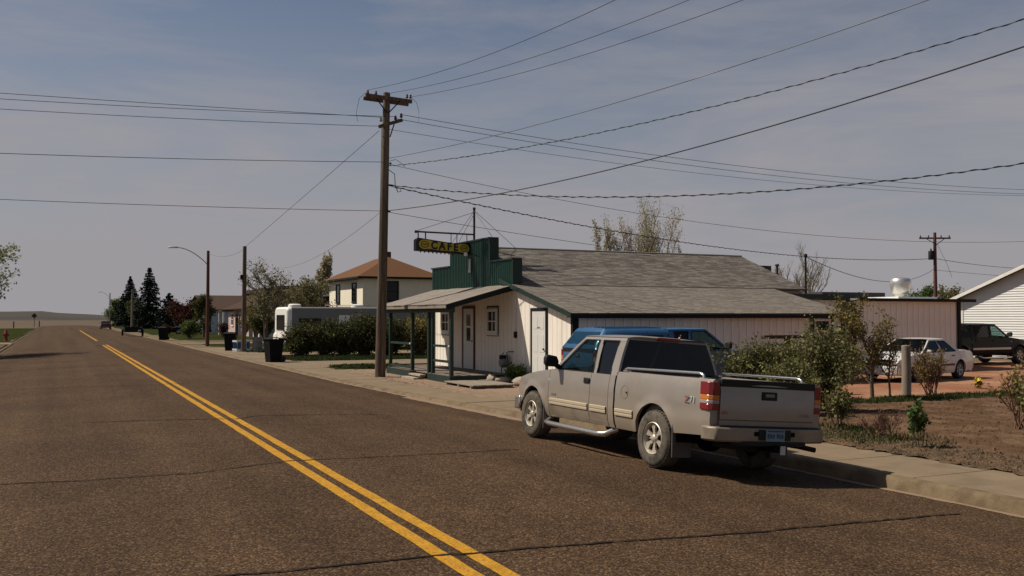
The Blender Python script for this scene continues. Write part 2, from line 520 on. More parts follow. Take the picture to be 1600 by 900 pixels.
def text_mesh(name, body, size, mt, parent, mtx, extrude=0.004, sx=1.0, bold=0.0):
    cu = bpy.data.curves.new(name, 'FONT')
    cu.body = body; cu.size = size; cu.extrude = extrude
    cu.offset = bold
    cu.align_x = 'CENTER'; cu.align_y = 'CENTER'
    tmp = bpy.data.objects.new(name + '_tmp', cu)
    COL.objects.link(tmp)
    dg = bpy.context.evaluated_depsgraph_get()
    me = bpy.data.meshes.new_from_object(tmp.evaluated_get(dg))
    bpy.data.objects.remove(tmp)
    me.transform(mtx @ Matrix.Diagonal((sx, 1, 1, 1)))
    me.materials.clear()
    return link(name, me, mt, parent)
def quads_mesh(name, C, A, B):
    """many small quads: centres C, half-axes A and B (numpy n x 3)"""
    n = len(C)
    V = np.empty((n, 4, 3), np.float32)
    V[:, 0] = C - A - B; V[:, 1] = C + A - B * 0.6; V[:, 2] = C + A * 0.55 + B; V[:, 3] = C - A + B * 0.7
    me = bpy.data.meshes.new(name)
    me.vertices.add(n * 4)
    me.vertices.foreach_set('co', V.reshape(-1))
    me.loops.add(n * 4)
    me.loops.foreach_set('vertex_index', np.arange(n * 4, dtype=np.int32))
    me.polygons.add(n)
    me.polygons.foreach_set('loop_start', np.arange(0, n * 4, 4, dtype=np.int32))
    me.polygons.foreach_set('loop_total', np.full(n, 4, np.int32))
    me.update(calc_edges=True)
    return me
def leaves_mesh(name, C, size, rng, aspect=0.6, flat=0.0):
    C = np.asarray(C, np.float32)
    n = len(C)
    a = rng.normal(size=(n, 3)); b = rng.normal(size=(n, 3))
    if flat > 0:
        a[:, 2] *= (1 - flat); b[:, 2] *= (1 - flat)
    a /= np.linalg.norm(a, axis=1, keepdims=True) + 1e-9
    b -= a * (a * b).sum(1, keepdims=True)
    b /= np.linalg.norm(b, axis=1, keepdims=True) + 1e-9
    s = (size * rng.uniform(0.6, 1.35, (n, 1))) / 2
    return quads_mesh(name, C, a * s, b * s * aspect)
# ------------------------------------------------------------------ ground, road, pavements
XC = 2.98                     # crown of the street
XL = -3.05                    # west kerb
XRP = [(-60, 9.85), (8, 9.80), (13, 9.72), (15.6, 9.45), (18, 8.92), (23, 8.62), (30, 8.32), (60, 8.25), (500, 8.3)]
def XR(y): return lerp(XRP, y)
def crest(y): return 0.0 if y < 235 else (-0.0003 * (y - 235) ** 2 if y < 335 else max(-4.6, -3.0 - 0.03 * (y - 335)))
def zr(x, y=0): return -0.0062 * (x - XC) ** 2 + crest(y)
SWZ = -0.125
GZ = -0.17

ys = [-60, -30, -20, -12] + [i * 2.0 for i in range(-4, 32)] + [64 + i * 6 for i in range(1, 64)]
m = MB()
for_rows = []
for y in ys:
    a, b = XL, XR(y)
    for_rows.append([(a + (b - a) * k / 18, y, zr(a + (b - a) * k / 18, y)) for k in range(19)])
m.grid(for_rows)
road = struct(m.build('road', 'asphalt', smooth=60), 'brown chip-sealed asphalt street with a high crown')

def strip(name, mt, x, w, y0, y1, up, n, jit=0.0, rng=random.Random(5)):
    m = MB(); rows = []
    for i in range(n + 1):
        y = y0 + (y1 - y0) * i / n
        e0 = rng.uniform(-jit, jit); e1 = rng.uniform(-jit, jit)
        rows.append([(xx, y, zr(xx, y) + up) for xx in (x - w / 2 + e0, x, x + w / 2 + e1)])
    m.grid(rows)
    return m.build(name, mt, road, smooth=60)
strip('centre_line', 'paint_yellow', XC - 0.125, 0.135, -12, 71, 0.004, 260, 0.006)
strip('centre_line', 'paint_yellow', XC + 0.125, 0.135, -12, 72, 0.004, 260, 0.006)
strip('centre_line', 'paint_yellow', XC - 0.06, 0.16, 84, 150, 0.004, 40)
def seam(pts, w, seed):
    rng = random.Random(seed)
    m = MB(); P = []
    for (x0, y0), (x1, y1) in zip(pts, pts[1:]):
        n = max(2, int(math.hypot(x1 - x0, y1 - y0) / 0.06))
        for i in range(n):
            t = i / n
            P.append((x0 + (x1 - x0) * t, y0 + (y1 - y0) * t))
    P.append(pts[-1])
    off = 0; rows = []
    dx, dy = abs(pts[-1][0] - pts[0][0]), abs(pts[-1][1] - pts[0][1])
    sx, sy = (1, 0) if dy > dx else (0, 1)
    for x, y in P:
        off = off * 0.85 + rng.uniform(-0.012, 0.012)
        ww = w * rng.uniform(0.5, 1.15)
        e = ww / 2
        rows.append([(x + off - e * sx, y + off - e * sy, zr(x) + 0.0085), (x + off + e * sx, y + off + e * sy, zr(x) + 0.0085)])
    m.grid(rows)
    m.build('tar_seam', 'tar', road)
seam([(0.6, 7.62), (1.58, 7.44), (2.17, 7.35), (2.86, 7.32), (3.11, 7.24), (4.04, 7.17), (6.03, 7.06), (7.6, 7.18), (9.02, 7.41)], 0.045, 1)
seam([(-1.5, 13.3), (-0.6, 13.12), (0.31, 12.71), (1.55, 12.53), (2.83, 12.94), (4.52, 12.83), (6.34, 13.05)], 0.040, 2)
seam([(0.46, 19.6), (1.7, 19.2), (3.11, 18.67), (3.55, 19.13), (5.94, 18.82)], 0.055, 3)
seam([(-2.6, 30.5), (-1.0, 30.2), (1.83, 29.08), (4.9, 29.4)], 0.07, 4)
seam([(-2.9, 41.2), (0.4, 41.0), (2.8, 41.5), (6.5, 41.1)], 0.09, 6)
seam([(-2.9, 58.0), (1.4, 57.6), (5.8, 58.1)], 0.12, 7)

# the big ground sheet, sunk under the street
gx = [-6000, -1500, -400, -120, -45, -20, -10, -5, XL - 0.42, XL - 0.2, 3, 8.05, 8.7, 10.1, 11, 13, 16, 20, 26, 34, 45, 70, 140, 400, 1500, 6000]
gy = [-400, -100, -40, -15, 0, 6, 12, 14, 16, 18, 22, 30, 45, 60, 90, 130, 180, 230, 250, 270, 290, 310, 335, 360, 390, 420, 700, 1500, 3500, 7000]
m = MB(); rows = []
for y in gy:
    r = []
    for x in gx:
        inside = XL - 0.3 < x < XR(y) + 0.1
        z = (-0.75 if inside else GZ) + crest(y)
        r.append((x, y, z))
    rows.append(r)
m.grid(rows)
struct(m.build('ground', 'ground_dirt'), 'dry brown prairie ground around the street')

def sheet(name, mt, x0, x1, y0, y1, z, label, nx=12, ny=12, rough=0.0, seed=1, edge=0.0):
    rng = random.Random(seed); m = MB(); rows = []
    for j in range(ny + 1):
        r = []
        for i in range(nx + 1):
            x = x0 + (x1 - x0) * i / nx; y = y0 + (y1 - y0) * j / ny
            dz = rng.uniform(-rough, rough)
            if i in (0, nx):
                x += rng.uniform(-edge, edge)
            if j in (0, ny):
                y += rng.uniform(-edge, edge)
            r.append((x, y, z + dz + crest(y)))
        rows.append(r)
    m.grid(rows)
    return struct(m.build(name, mt, smooth=60), label)
sheet('garden_bed', 'soil', 11.6, 24.5, 2, 17.4, -0.135, 'bare brown tilled garden soil', 90, 100, 0.022, 3, 0.25)
sheet('garden_verge', 'litter', 11.42, 12.9, 1, 17.6, -0.108, 'strip of dead leaves and dry litter by the pavement', 20, 150, 0.018, 4, 0.12)
sheet('gravel_driveway', 'scoria', 11.6, 60, 17.2, 27.2, -0.150, 'red crushed scoria parking area', 90, 30, 0.012, 5, 0.3)
sheet('gravel_driveway', 'scoria', 24, 60, 2, 17.4, -0.158, 'red crushed scoria drive beside the garden', 40, 30, 0.012, 6, 0.3)
sheet('gravel_driveway', 'scoria', 33, 60, 27.0, 31.0, -0.154, 'red crushed scoria drive by the white house', 30, 10, 0.012, 6, 0.3)
sheet('dirt_apron', 'dust_gravel', 9.9, 13.4, 22.0, 36.4, -0.120, 'pinkish dusty dirt in front of the cafe', 30, 90, 0.006, 7, 0.15)
sheet('lawn', 'lawn', 9.9, 30, 44.6, 52, -0.150, 'mown lawn behind the concrete drive', 40, 20, 0.012, 8, 0.2)
sheet('lawn', 'lawn', 10.1, 13.2, 36.9, 39.2, -0.115, 'small grass island beside the drive', 20, 12, 0.012, 9, 0.25)
sheet('lawn', 'lawn', 9.9, 40, 56.5, 66, -0.150, 'lawn around the recreational trailer', 30, 20, 0.012, 10, 0.2)
sheet('lawn', 'lawn', 9.9, 40, 68.5, 76, -0.150, 'lawn along the farther pavement', 30, 20, 0.012, 11, 0.2)
sheet('lawn', 'lawn', 9.9, 40, 90, 230, -0.150, 'long lawn under the spruces', 30, 40, 0.012, 12, 0.2)
sheet('lawn', 'lawn', -40, XL - 0.5, 88, 195, -0.150, 'green verge across the street', 30, 40, 0.012, 13, 0.3)
sheet('lawn', 'lawn', -40, XL - 2.2, 30, 80, -0.150, 'green verge across the street nearer the hydrant', 30, 40, 0.012, 14, 0.3)
sheet('concrete_drive', 'concrete', 8.6, 30, 40.2, 44.4, -0.128, 'pale concrete drive crossing the pavement', 8, 4, 0.0, 15)
sheet('concrete_drive', 'concrete', 8.6, 32, 52.3, 56.2, -0.128, 'pale concrete drive beside the trailer', 8, 4, 0.0, 16)
sheet('concrete_drive', 'concrete', 8.6, 30, 76.3, 79.8, -0.128, 'pale concrete walk toward the brown bungalow', 8, 4, 0.0, 17)
sheet('concrete_drive', 'concrete', -30, XL - 0.2, 81, 87, -0.128, 'pale concrete walk across the street', 8, 4, 0.0, 18)
sheet('field', 'field_tan', -900, 700, 430, 1900, -4.5 - crest(430) , 'tan stubble field beyond the end of the street', 4, 4)

# kerbs: a sloped concrete face between gutter and pavement
def kerb(name, label, side, ys):
    m = MB(); rows = []
    rng = random.Random(9)
    for y in ys:
        x = XR(y) if side > 0 else XL
        zb = zr(x, y); zt = SWZ + 0.004 + crest(y)
        j = rng.uniform(-0.016, 0.016)
        s = side
        zt += rng.uniform(-0.006, 0.003)
        rows.append([(x - s * 0.06, y, zb + 0.004), (x - s * 0.005 + j, y, zb + 0.012), (x + s * 0.035 + j, y, zb * 0.25 + zt * 0.75), (x + s * 0.07 + j, y, zt), (x + s * 0.19, y, zt), (x + s * 0.19, y, zt - 0.3)])
    m.grid(rows)
    return struct(m.build(name, 'kerb_concrete', smooth=50), label)
kys = [-40, -20, -10] + [i * 0.5 for i in range(-8, 100)] + [50 + i * 4 for i in range(1, 80)]
kerb('kerb', 'worn tan concrete kerb beside the parked pickup', 1, kys)
kerb('kerb', 'low concrete kerb across the street', -1, kys)
m = MB(); rows = []; rng = random.Random(21)
for i in range(500):
    y = -4 + i * 0.15; x = XR(y)
    w = 0.04 + 0.08 * rng.random() + (0.25 if 16 < y < 24 else 0)
    rows.append([(x - 0.05 - w, y, zr(x - 0.05 - w) + 0.004), (x - 0.03, y, zr(x - 0.03) + 0.010)])
m.grid(rows)
stuff(m.build('gutter_gravel', 'dust_gravel', smooth=60), 'line of pinkish grit lying in the gutter', 'gravel')

pave = MB().grid([[(XR(y) + 0.17, y, SWZ - 0.03 + crest(y)), (lerp([(-60, 11.45), (20, 11.45), (26, 10.6), (500, 10.1)], y), y, SWZ - 0.03 + crest(y))] for y in kys]).build('pavement', 'kerb_concrete')
struct(pave, 'concrete pavement along the right of the street')
rng = random.Random(4)
yj = 8.88 - 1.55 * 7
while yj < 66:
    y0, y1 = yj + 0.012, yj + 1.55 - 0.012
    bx = lerp([(-60, 11.45), (20, 11.45), (26, 10.6), (500, 10.1)], yj + 0.7)
    dz = rng.uniform(-0.006, 0.006)
    m = MB()
    n = 4
    ring = [(XR(y0 + (y1 - y0) * k / n) + 0.20, y0 + (y1 - y0) * k / n) for k in range(n + 1)] + [(bx, y1), (bx, y0)]
    m.extrude([(x, y, SWZ - 0.10) for x, y in ring], (0, 0, 0.10 + dz))
    m.build('concrete_slab', 'concrete', pave, bevel=0.006)
    yj += 1.55

# distant hills
m = MB(); rows = []
rng = random.Random(12)
azs = [math.radians(-75 + i * 0.75) for i in range(260)]
ph = [rng.uniform(0, 6.28) for _ in range(6)]
for rr, k in ((1900, 0.0), (2300, 0.45), (2700, 1.0), (3100, 0.8), (3900, 0.0)):
    r = []
    for a in azs:
        d = math.degrees(a)
        h = 7 + 2.5 * math.sin(d * 0.55 + ph[0]) + 2.0 * math.sin(d * 1.3 + ph[1]) + 1.0 * math.sin(d * 3.1 + ph[2])
        h += 7.5 * math.exp(-((d + 0.3) / 1.9) ** 2) + 5 * math.exp(-((d + 4.2) / 1.8) ** 2)
        r.append((rr * math.sin(a), rr * math.cos(a), -6 + (h + 6) * k))
    rows.append(r)
m.grid(rows)
struct(m.build('hills', 'hills', smooth=80), 'low brown hills on the skyline')

# ------------------------------------------------------------------ building helpers
def window(parent, plane, a0, a1, z0, z1, c, out_, frame='white_trim', fw=0.08, mull=None, pane='glass_house', name='window', sill=True):
    """plane 'x': lies in X=c and spans Y a0..a1; plane 'y': lies in Y=c and spans X. out_ = outward direction sign (-1 towards the viewer)."""
    def bx(u0, u1, w0, w1, d0, d1):
        d0, d1 = c + out_ * d0, c + out_ * d1
        lo, hi = min(d0, d1), max(d0, d1)
        return (lo, u0, w0, hi, u1, w1) if plane == 'x' else (u0, lo, w0, u1, hi, w1)
    f = MB()
    f.box(*bx(a0, a0 + fw, z0, z1, 0, 0.07)); f.box(*bx(a1 - fw, a1, z0, z1, 0, 0.07))
    f.box(*bx(a0 + fw, a1 - fw, z1 - fw, z1, 0, 0.068)); f.box(*bx(a0 + fw, a1 - fw, z0, z0 + fw, 0, 0.068))
    if mull == 'h':
        f.box(*bx(a0 + fw, a1 - fw, (z0 + z1) / 2 - 0.025, (z0 + z1) / 2 + 0.025, 0.01, 0.05))
    if mull == 'grid':
        f.box(*bx(a0 + fw, a1 - fw, (z0 + z1) / 2 - 0.02, (z0 + z1) / 2 + 0.02, 0.01, 0.05))
        mm = (a0 + a1) / 2
        f.box(*bx(mm - 0.02, mm + 0.02, z0 + fw, z1 - fw, 0.01, 0.045))
    w = f.build(name, frame, parent)
    p = MB().box(*bx(a0 + fw, a1 - fw, z0 + fw, z1 - fw, 0.012, 0.022)).build('pane', pane, w)
    if sill:
        MB().box(*bx(a0 - 0.04, a1 + 0.04, z0 - 0.05, z0 - 0.002, 0, 0.10)).build('sill', frame, w)
    return w

def house(name, label, x0, x1, y0, y1, ze, zp, kind, wall, roof, over=0.45, zb=-0.2, trim='white_trim', group=None):
    """kind: 'hip', 'gx' (ridge along X, gables face the street), 'gy' (ridge along Y), 'flat'"""
    t = thing(name, label, 'house', (x0, y0, zb), group=group)
    MB().box(x0, y0, zb, x1, y1, ze).build('wall', wall, t)
    X0, X1, Y0, Y1 = x0 - over, x1 + over, y0 - over, y1 + over
    xm, ym = (X0 + X1) / 2, (Y0 + Y1) / 2
    zo = ze - 0.02
    m = MB()
    if kind == 'hip':
        h = min(X1 - X0, Y1 - Y0) / 2
        if X1 - X0 > Y1 - Y0:
            ra, rb = (X0 + h, ym, zp), (X1 - h, ym, zp)
            c = [(X0, Y0, zo), (X1, Y0, zo), (X1, Y1, zo), (X0, Y1, zo)]
            m.add(c + [ra, rb], [(0, 1, 5, 4), (1, 2, 5), (2, 3, 4, 5), (3, 0, 4), (0, 3, 2, 1)])
        else:
            ra, rb = (xm, Y0 + h, zp), (xm, Y1 - h, zp)
            c = [(X0, Y0, zo), (X1, Y0, zo), (X1, Y1, zo), (X0, Y1, zo)]
            m.add(c + [ra, rb], [(0, 1, 4), (1, 2, 5, 4), (2, 3, 5), (3, 0, 4, 5), (0, 3, 2, 1)])
    elif kind == 'gx':
        s = 0.10
        m.extrude([(X0, Y0, zo), (X0, ym, zp), (X0, Y1, zo), (X0, Y1, zo - s), (X0, ym, zp - s), (X0, Y0, zo - s)], (X1 - X0, 0, 0))
        g = MB().extrude([(x0, y0, ze), (x0, y1, ze), (x0, ym, zp - 0.22)], (x1 - x0, 0, 0)); g.build('gable', wall, t)
    elif kind == 'gy':
        s = 0.10
        m.extrude([(X0, Y0, zo), (xm, Y0, zp), (X1, Y0, zo), (X1, Y0, zo - s), (xm, Y0, zp - s), (X0, Y0, zo - s)], (0, Y1 - Y0, 0))
        g = MB().extrude([(x0, y0, ze), (x1, y0, ze), (xm, y0, zp - 0.22)], (0, y1 - y0, 0)); g.build('gable', wall, t)
    else:
        m.box(X0, Y0, ze - 0.02, X1, Y1, zp)
    r = m.build('roof', roof, t)
    if kind == 'hip':
        MB().box(X0 + 0.002, Y0 + 0.002, zo - 0.15, X1 - 0.002, Y1 - 0.002, zo - 0.004).build('fascia', trim, r)
    return t, r

# ------------------------------------------------------------------ the cafe
ZB = -0.16
XW = 13.2
cafe = thing('cafe_building', 'white board cafe with green stepped false front and grey shingle roof', 'building', (XW, 27.3, ZB))
MB().box(XW, 27.3, ZB, 25.0, 34.5, 2.90).build('main_wall', 'wall_dark_gap', cafe)
MB().extrude([(XW, 23.6, ZB), (XW, 27.298, ZB), (XW, 27.298, 2.86), (XW, 23.6, 2.00)], (23.4 - XW, 0, 0)).build('lean_to_wall', 'wall_dark_gap', cafe)
MB().extrude([(XW + 0.2, 27.32, 2.9), (XW + 0.2, 34.48, 2.9), (XW + 0.2, 30.9, 4.24)], (25.0 - XW - 0.25, 0, 0)).build('gable', 'white_board', cafe)
# vertical boards, one by one
BW = 0.30
pitch_l = (2.97 - 2.05) / (27.3 - 23.4)
base = MB().box(-0.028, 0, 0, 0, BW - 0.018, 2.88 - ZB).build('board', 'white_board', cafe, bevel=0.004, local=True)
base.location = (0, 0, 0)
k = 0
rng = random.Random(2)
y = 27.31
first = True
while y < 34.45:
    if first:
        ob = base; ob.location = (0 - rng.uniform(0, .004), y - 27.3, 0); first = False
    else:
        ob = share(base, 'board', cafe, (0 - rng.uniform(0, .004), y - 27.3, 0))
        bv = ob.modifiers.new('bevel', 'BEVEL'); bv.width = 0.004; bv.limit_method = 'ANGLE'
    y += BW
y = 23.62
while y < 27.25:
    y1 = min(y + BW - 0.018, 27.29)
    za, zb_ = 2.0 + (y - 23.6) * pitch_l, 2.0 + (y1 - 23.6) * pitch_l
    MB().extrude([(XW - 0.03 - rng.uniform(0, .004), y, ZB), (XW - 0.03, y1, ZB), (XW - 0.03, y1, zb_), (XW - 0.03, y, za)], (0.03, 0, 0)).build('board', 'white_board', cafe)
    y += BW
bc = MB().box(0, -0.028, 0, BW - 0.016, 0, 1.98 - ZB).build('board', 'white_board', cafe, local=True)
x = XW + 0.16
first = True
while x < 23.1:
    loc = (x - XW, 23.6 - 27.3 - rng.uniform(0, .004), 0)
    if first:
        bc.location = loc; first = False
    else:
        share(bc, 'board', cafe, loc)
    x += BW
for nm, b in (('corner_trim', (XW - 0.05, 23.53, ZB, XW + 0.14, 23.66, 1.97)), ('corner_trim', (23.26, 23.54, ZB, 23.42, 23.62, 1.97)),
              ('corner_trim', (XW - 0.045, 34.36, ZB, XW + 0.0, 34.53, 2.9))):
    MB().box(*b).build(nm, 'dark_trim' if b[1] < 30 else 'white_trim', cafe)
# fascias
MB().extrude([(XW - 0.24, 23.32, 1.92), (XW - 0.24, 28.15, 1.92 + 4.83 * pitch_l), (XW - 0.24, 28.15, 2.06 + 4.83 * pitch_l), (XW - 0.24, 23.32, 2.06)], (0.035, 0, 0)).build('rake_board', 'green_paint', cafe)
MB().box(XW - 0.20, 23.30, 1.91, 23.55, 23.335, 2.03).build('eave_board', 'dark_trim', cafe)
MB().box(XW - 0.2, 23.336, 1.93, 23.5, 23.62, 1.955).build('soffit', 'dark_trim', cafe)
# roofs with lapped shingle tabs
def shingle_slope(parent, x0, x1, ya, za, yb, zb_, mt, tabw=0.32, expo=0.145, seed=1, th=0.012):
    """rows run along X; (ya,za) eave -> (yb,zb_) ridge"""
    rng = random.Random(seed)
    a = Vector((0, ya, za)); b = Vector((0, yb, zb_))
    L_ = (b - a).length; d = (b - a) / L_
    nrm = Vector((1, 0, 0)).cross(d)
    if nrm.z < 0:
        nrm = -nrm
    sl = MB().extrude([(x0, *(a - nrm * 0.07).yz), (x0, *a.yz), (x0, *b.yz), (x0, *(b - nrm * 0.07).yz)], (x1 - x0, 0, 0)).build('roof_deck', mt, parent)
    m = MB()
    n = int(L_ / expo)
    for i in range(n + 1):
        s0 = i * expo - 0.02; s1 = min(L_, s0 + expo + 0.03)
        x = x0 - 0.02 - rng.random() * tabw
        while x < x1:
            e0, e1 = max(x0 - 0.02, x + 0.004), min(x1 + 0.02, x + tabw - 0.004)
            if e1 - e0 > 0.03:
                j = rng.uniform(-0.012, 0.012); up = th + rng.uniform(0, 0.007)
                p0 = a + d * (s0 + j); p1 = a + d * s1
                q0 = p0 + nrm * up; q1 = p1 + nrm * 0.003; r0 = p0 + nrm * 0.001
                m.add([(e0, *q0.yz), (e1, *q0.yz), (e1, *q1.yz), (e0, *q1.yz), (e0, *r0.yz), (e1, *r0.yz)], [(0, 1, 2, 3), (4, 5, 1, 0)])
            x += tabw
    sh = m.build('shingle_courses', mt, sl, fix=False)
    sh['kind'] = 'stuff'
    return sl
shingle_slope(cafe, XW + 0.12, 25.1, 27.20, 2.985, 30.9, 4.40, 'shingle', seed=1)
shingle_slope(cafe, XW + 0.12, 25.1, 34.60, 2.985, 30.9, 4.40, 'shingle', seed=2)
shingle_slope(cafe, XW - 0.20, 23.55, 23.32, 2.055, 27.32, 2.990, 'shingle_light', seed=3)
MB().tube([(XW + 0.1, 30.9, 4.40), (25.12, 30.9, 4.40)], 0.055, 8).build('ridge_cap', 'shingle', cafe, smooth=50)
MB().extrude([(25.12, 27.2, 2.86), (25.12, 30.9, 4.27), (25.12, 34.6, 2.86), (25.12, 34.6, 2.96), (25.12, 30.9, 4.38), (25.12, 27.2, 2.96)], (0.03, 0, 0)).build('barge_board', 'green_paint', cafe)
# false front: ribbed green steel sheets
ff = MB()
for (a, b, zt) in ((27.30, 29.10, 3.78), (29.101, 32.70, 4.58), (32.701, 34.55, 3.78)):
    ff.box(XW - 0.10, a, 2.80, XW + 0.17, b, zt - 0.01)
front = ff.build('false_front', 'green_paint', cafe)
yy = 27.30
while yy < 34.5:
    for (a, b, zt) in ((27.30, 29.10, 3.78), (29.10, 32.70, 4.58), (32.70, 34.55, 3.78)):
        if a - 0.01 <= yy < b - 0.01:
            y1 = min(yy + 0.9, b)
            m = MB(); m.box(XW - 0.118, yy + 0.002, 2.82, XW - 0.102, y1 - 0.002, zt)
            q = yy + 0.06
            while q < y1 - 0.03:
                m.extrude([(XW - 0.118, q, 2.82), (XW - 0.142, q + 0.012, 2.82), (XW - 0.142, q + 0.034, 2.82), (XW - 0.118, q + 0.046, 2.82)], (0, 0, zt - 2.82))
                q += 0.15
            m.build('steel_sheet', 'green_metal', front)
            yy = y1
            break
    else:
        break
cap = MB()
for (a, b, zt) in ((27.27, 29.06, 3.78), (29.06, 32.74, 4.58), (32.74, 34.58, 3.78)):
    cap.box(XW - 0.17, a, zt + 0.002, XW + 0.19, b, zt + 0.05)
cap.build('parapet_cap', 'green_paint', front)
MB().box(XW - 0.16, 27.24, 2.84, XW + 0.18, 27.296, 3.775).build('corner_flashing', 'green_paint', front)
MB().box(XW - 0.16, 29.03, 3.84, XW + 0.18, 29.097, 4.575).build('corner_flashing', 'green_paint', front)
lampm = MB(); lampm.tube([(XW - 0.12, 30.0, 4.02), (XW - 0.45, 30.0, 4.12), (XW - 0.62, 29.95, 4.10)], 0.012, 6)
fl = lampm.build('lamp_arm', 'dark_trim', front)
MB().lathe([(0.0, 0.07), (0.05, 0.06), (0.075, 0.0), (0.05, -0.05), (0, -0.06)], (XW - 0.64, 29.94, 4.08), n=12).build('flood_lamp', 'white_plastic', front, smooth=60)
MB().box(XW - 0.19, 30.62, 3.50, XW - 0.145, 30.78, 3.98).build('switch_box', 'steel_galv', front, bevel=0.01)
# porch
m = MB()
n = 8
Y0, Y1 = 27.35, 34.25
for i in range(n):
    ya = Y0 + (Y1 - Y0) * i / n - 0.01; yb = Y0 + (Y1 - Y0) * (i + 1) / n + 0.02
    rows = []
    lift = (i % 2) * 0.006
    for (x, z) in ((10.82, 2.335), (11.6, 2.552), (12.4, 2.775), (13.09, 2.965)):
        rows.append([(x - 0.01 * (i % 3), ya + (yb - ya) * q / 48, z + lift + 0.013 * math.sin(q / 48 * (yb - ya) / 0.085 * 2 * math.pi)) for q in range(49)])
    low = [[(p[0], p[1], p[2] - 0.006) for p in r] for r in rows]
    mm = MB().grid(rows)
    mm.build('roof_sheet', 'tin_roof', cafe, smooth=80, fix=False)
MB().box(10.83, 27.36, 2.22, 10.88, 34.22, 2.312).build('porch_fascia', 'wood_grey', cafe)
MB().box(11.03, 27.50, 2.09, 11.17, 34.05, 2.24).build('porch_beam', 'green_paint', cafe)
for yy in [27.45 + i * 0.9 for i in range(8)]:
    MB().extrude([(10.88, yy, 2.21), (13.15, yy, 2.84), (13.15, yy, 2.94), (10.88, yy, 2.31)], (0, 0.05, 0)).build('rafter', 'green_paint', cafe)
MB().extrude([(10.80, 27.30, 2.17), (13.15, 27.30, 2.80), (13.15, 27.30, 2.96), (10.80, 27.30, 2.32)], (0, 0.035, 0)).build('porch_barge', 'dark_trim', cafe)
for yy, w in ((27.62, 0.11), (29.22, 0.10), (29.58, 0.12), (31.22, 0.11), (33.62, 0.11)):
    MB().box(11.05, yy - w / 2, ZB, 11.16, yy + w / 2, 2.09).build('post', 'green_paint', cafe, bevel=0.006)
MB().tube([(10.86, 33.95, 2.25), (10.95, 33.95, 2.05), (11.0, 33.95, -0.05), (10.85, 33.95, -0.1)], 0.035, 8).build('downspout', 'wood_red', cafe, smooth=60)
DZ = 0.11
i = 0
xx = 11.06
bd = None
while xx < 13.12:
    if bd is None:
        bd = MB().box(0, 0, 0, 0.135, 6.25, 0.03).build('deck_board', 'wood_deck', cafe, local=True); bd.location = (xx - XW, 27.56 - 27.3, DZ - 0.03 - ZB)
    else:
        share(bd, 'deck_board', cafe, (xx - XW, 27.56 - 27.3, DZ - 0.03 - ZB + rng.uniform(-0.003, 0.003)))
    xx += 0.142
MB().box(11.02, 27.53, ZB, 11.052, 29.55, 0.095).build('porch_skirt', 'green_paint', cafe)
MB().box(11.02, 31.25, ZB, 11.052, 33.85, 0.095).build('porch_skirt', 'green_paint', cafe)
MB().box(11.06, 27.52, ZB, 13.16, 27.552, 0.095).build('porch_skirt', 'green_paint', cafe)
MB().box(11.3, 27.7, ZB, 13.1, 33.7, DZ - 0.04).build('porch_base', 'chassis', cafe)
for (a, b, z) in ((27.68, 29.17, 0.98), (31.28, 33.56, 0.98), (27.68, 29.17, 0.50), (31.28, 33.56, 0.16)):
    MB().box(11.07, a, z, 11.14, b, z + 0.075).build('handrail', 'green_paint', cafe)
for yy in (27.62, 31.22):
    MB().lathe([(0.0, -0.03), (0.035, -0.02), (0.04, 0.02), (0.0, 0.05)], (11.02, yy, 1.02), n=10).build('knob', 'white_plastic', cafe, smooth=60)
# doors and windows
def door(parent, y0, y1, z0, z1, panes, casing):
    m = MB(); m.box(XW - 0.075, y0 - 0.09, z0, XW - 0.03, y0, z1 + 0.09); m.box(XW - 0.075, y1, z0, XW - 0.03, y1 + 0.09, z1 + 0.09); m.box(XW - 0.074, y0, z1, XW - 0.03, y1, z1 + 0.09)
    d = MB()
    if panes:
        w = 0.28; zc = z0 + 0.98
        d.box(XW - 0.06, y0 + 0.004, z0, XW - 0.032, y0 + w, z1 - 0.004); d.box(XW - 0.06, y1 - w, z0, XW - 0.032, y1 - 0.004, z1 - 0.004)
        d.box(XW - 0.0595, y0 + w, z0, XW - 0.032, y1 - w, zc); d.box(XW - 0.0595, y0 + w, z1 - 0.2, XW - 0.032, y1 - w, z1 - 0.004)
        d.box(XW - 0.0595, y0 + w, zc + 0.46, XW - 0.032, y1 - w, zc + 0.53)
    else:
        d.box(XW - 0.06, y0 + 0.004, z0, XW - 0.032, y1 - 0.004, z1 - 0.004)
        ym = (y0 + y1) / 2
        for (a, b) in ((y0 + 0.12, ym - 0.06), (ym + 0.06, y1 - 0.12)):
            for (c, e) in ((z0 + 0.18, z0 + 0.75), (z0 + 0.88, z0 + 1.42), (z0 + 1.58, z1 - 0.16)):
                d.box(XW - 0.066, a, c, XW - 0.06, b, e)
    ob = d.build('door', 'door_white', parent, bevel=0.004)
    m.build('door_casing', casing, ob)
    if panes:
        for (c, e) in ((zc, zc + 0.46), (zc + 0.53, z1 - 0.2)):
            MB().box(XW - 0.05, y0 + w, c, XW - 0.042, y1 - w, e).build('pane', 'glass_house', ob)
    MB().lathe([(0, -0.05), (0.03, -0.045), (0.03, -0.02), (0.012, -0.01), (0.012, 0.0)], (XW - 0.06, y0 + 0.09, z0 + 0.98), 'x', 12).build('handle', 'dark_trim', ob, smooth=50)
    return ob
door(cafe, 30.62, 31.55, DZ + 0.01, 2.24, True, 'wood_red')
d2 = door(cafe, 25.18, 26.08, 0.0, 2.13, False, 'dark_trim')
for i in range(3):
    MB().box(XW - 0.070, 25.52 + i * 0.08, 1.60, XW - 0.0665, 25.56 + i * 0.08, 1.65).build('door_mark', 'meter_grey', d2)
window(cafe, 'x', 28.62, 29.46, 1.38, 2.22, XW - 0.03, -1, 'white_trim', 0.10, 'grid')
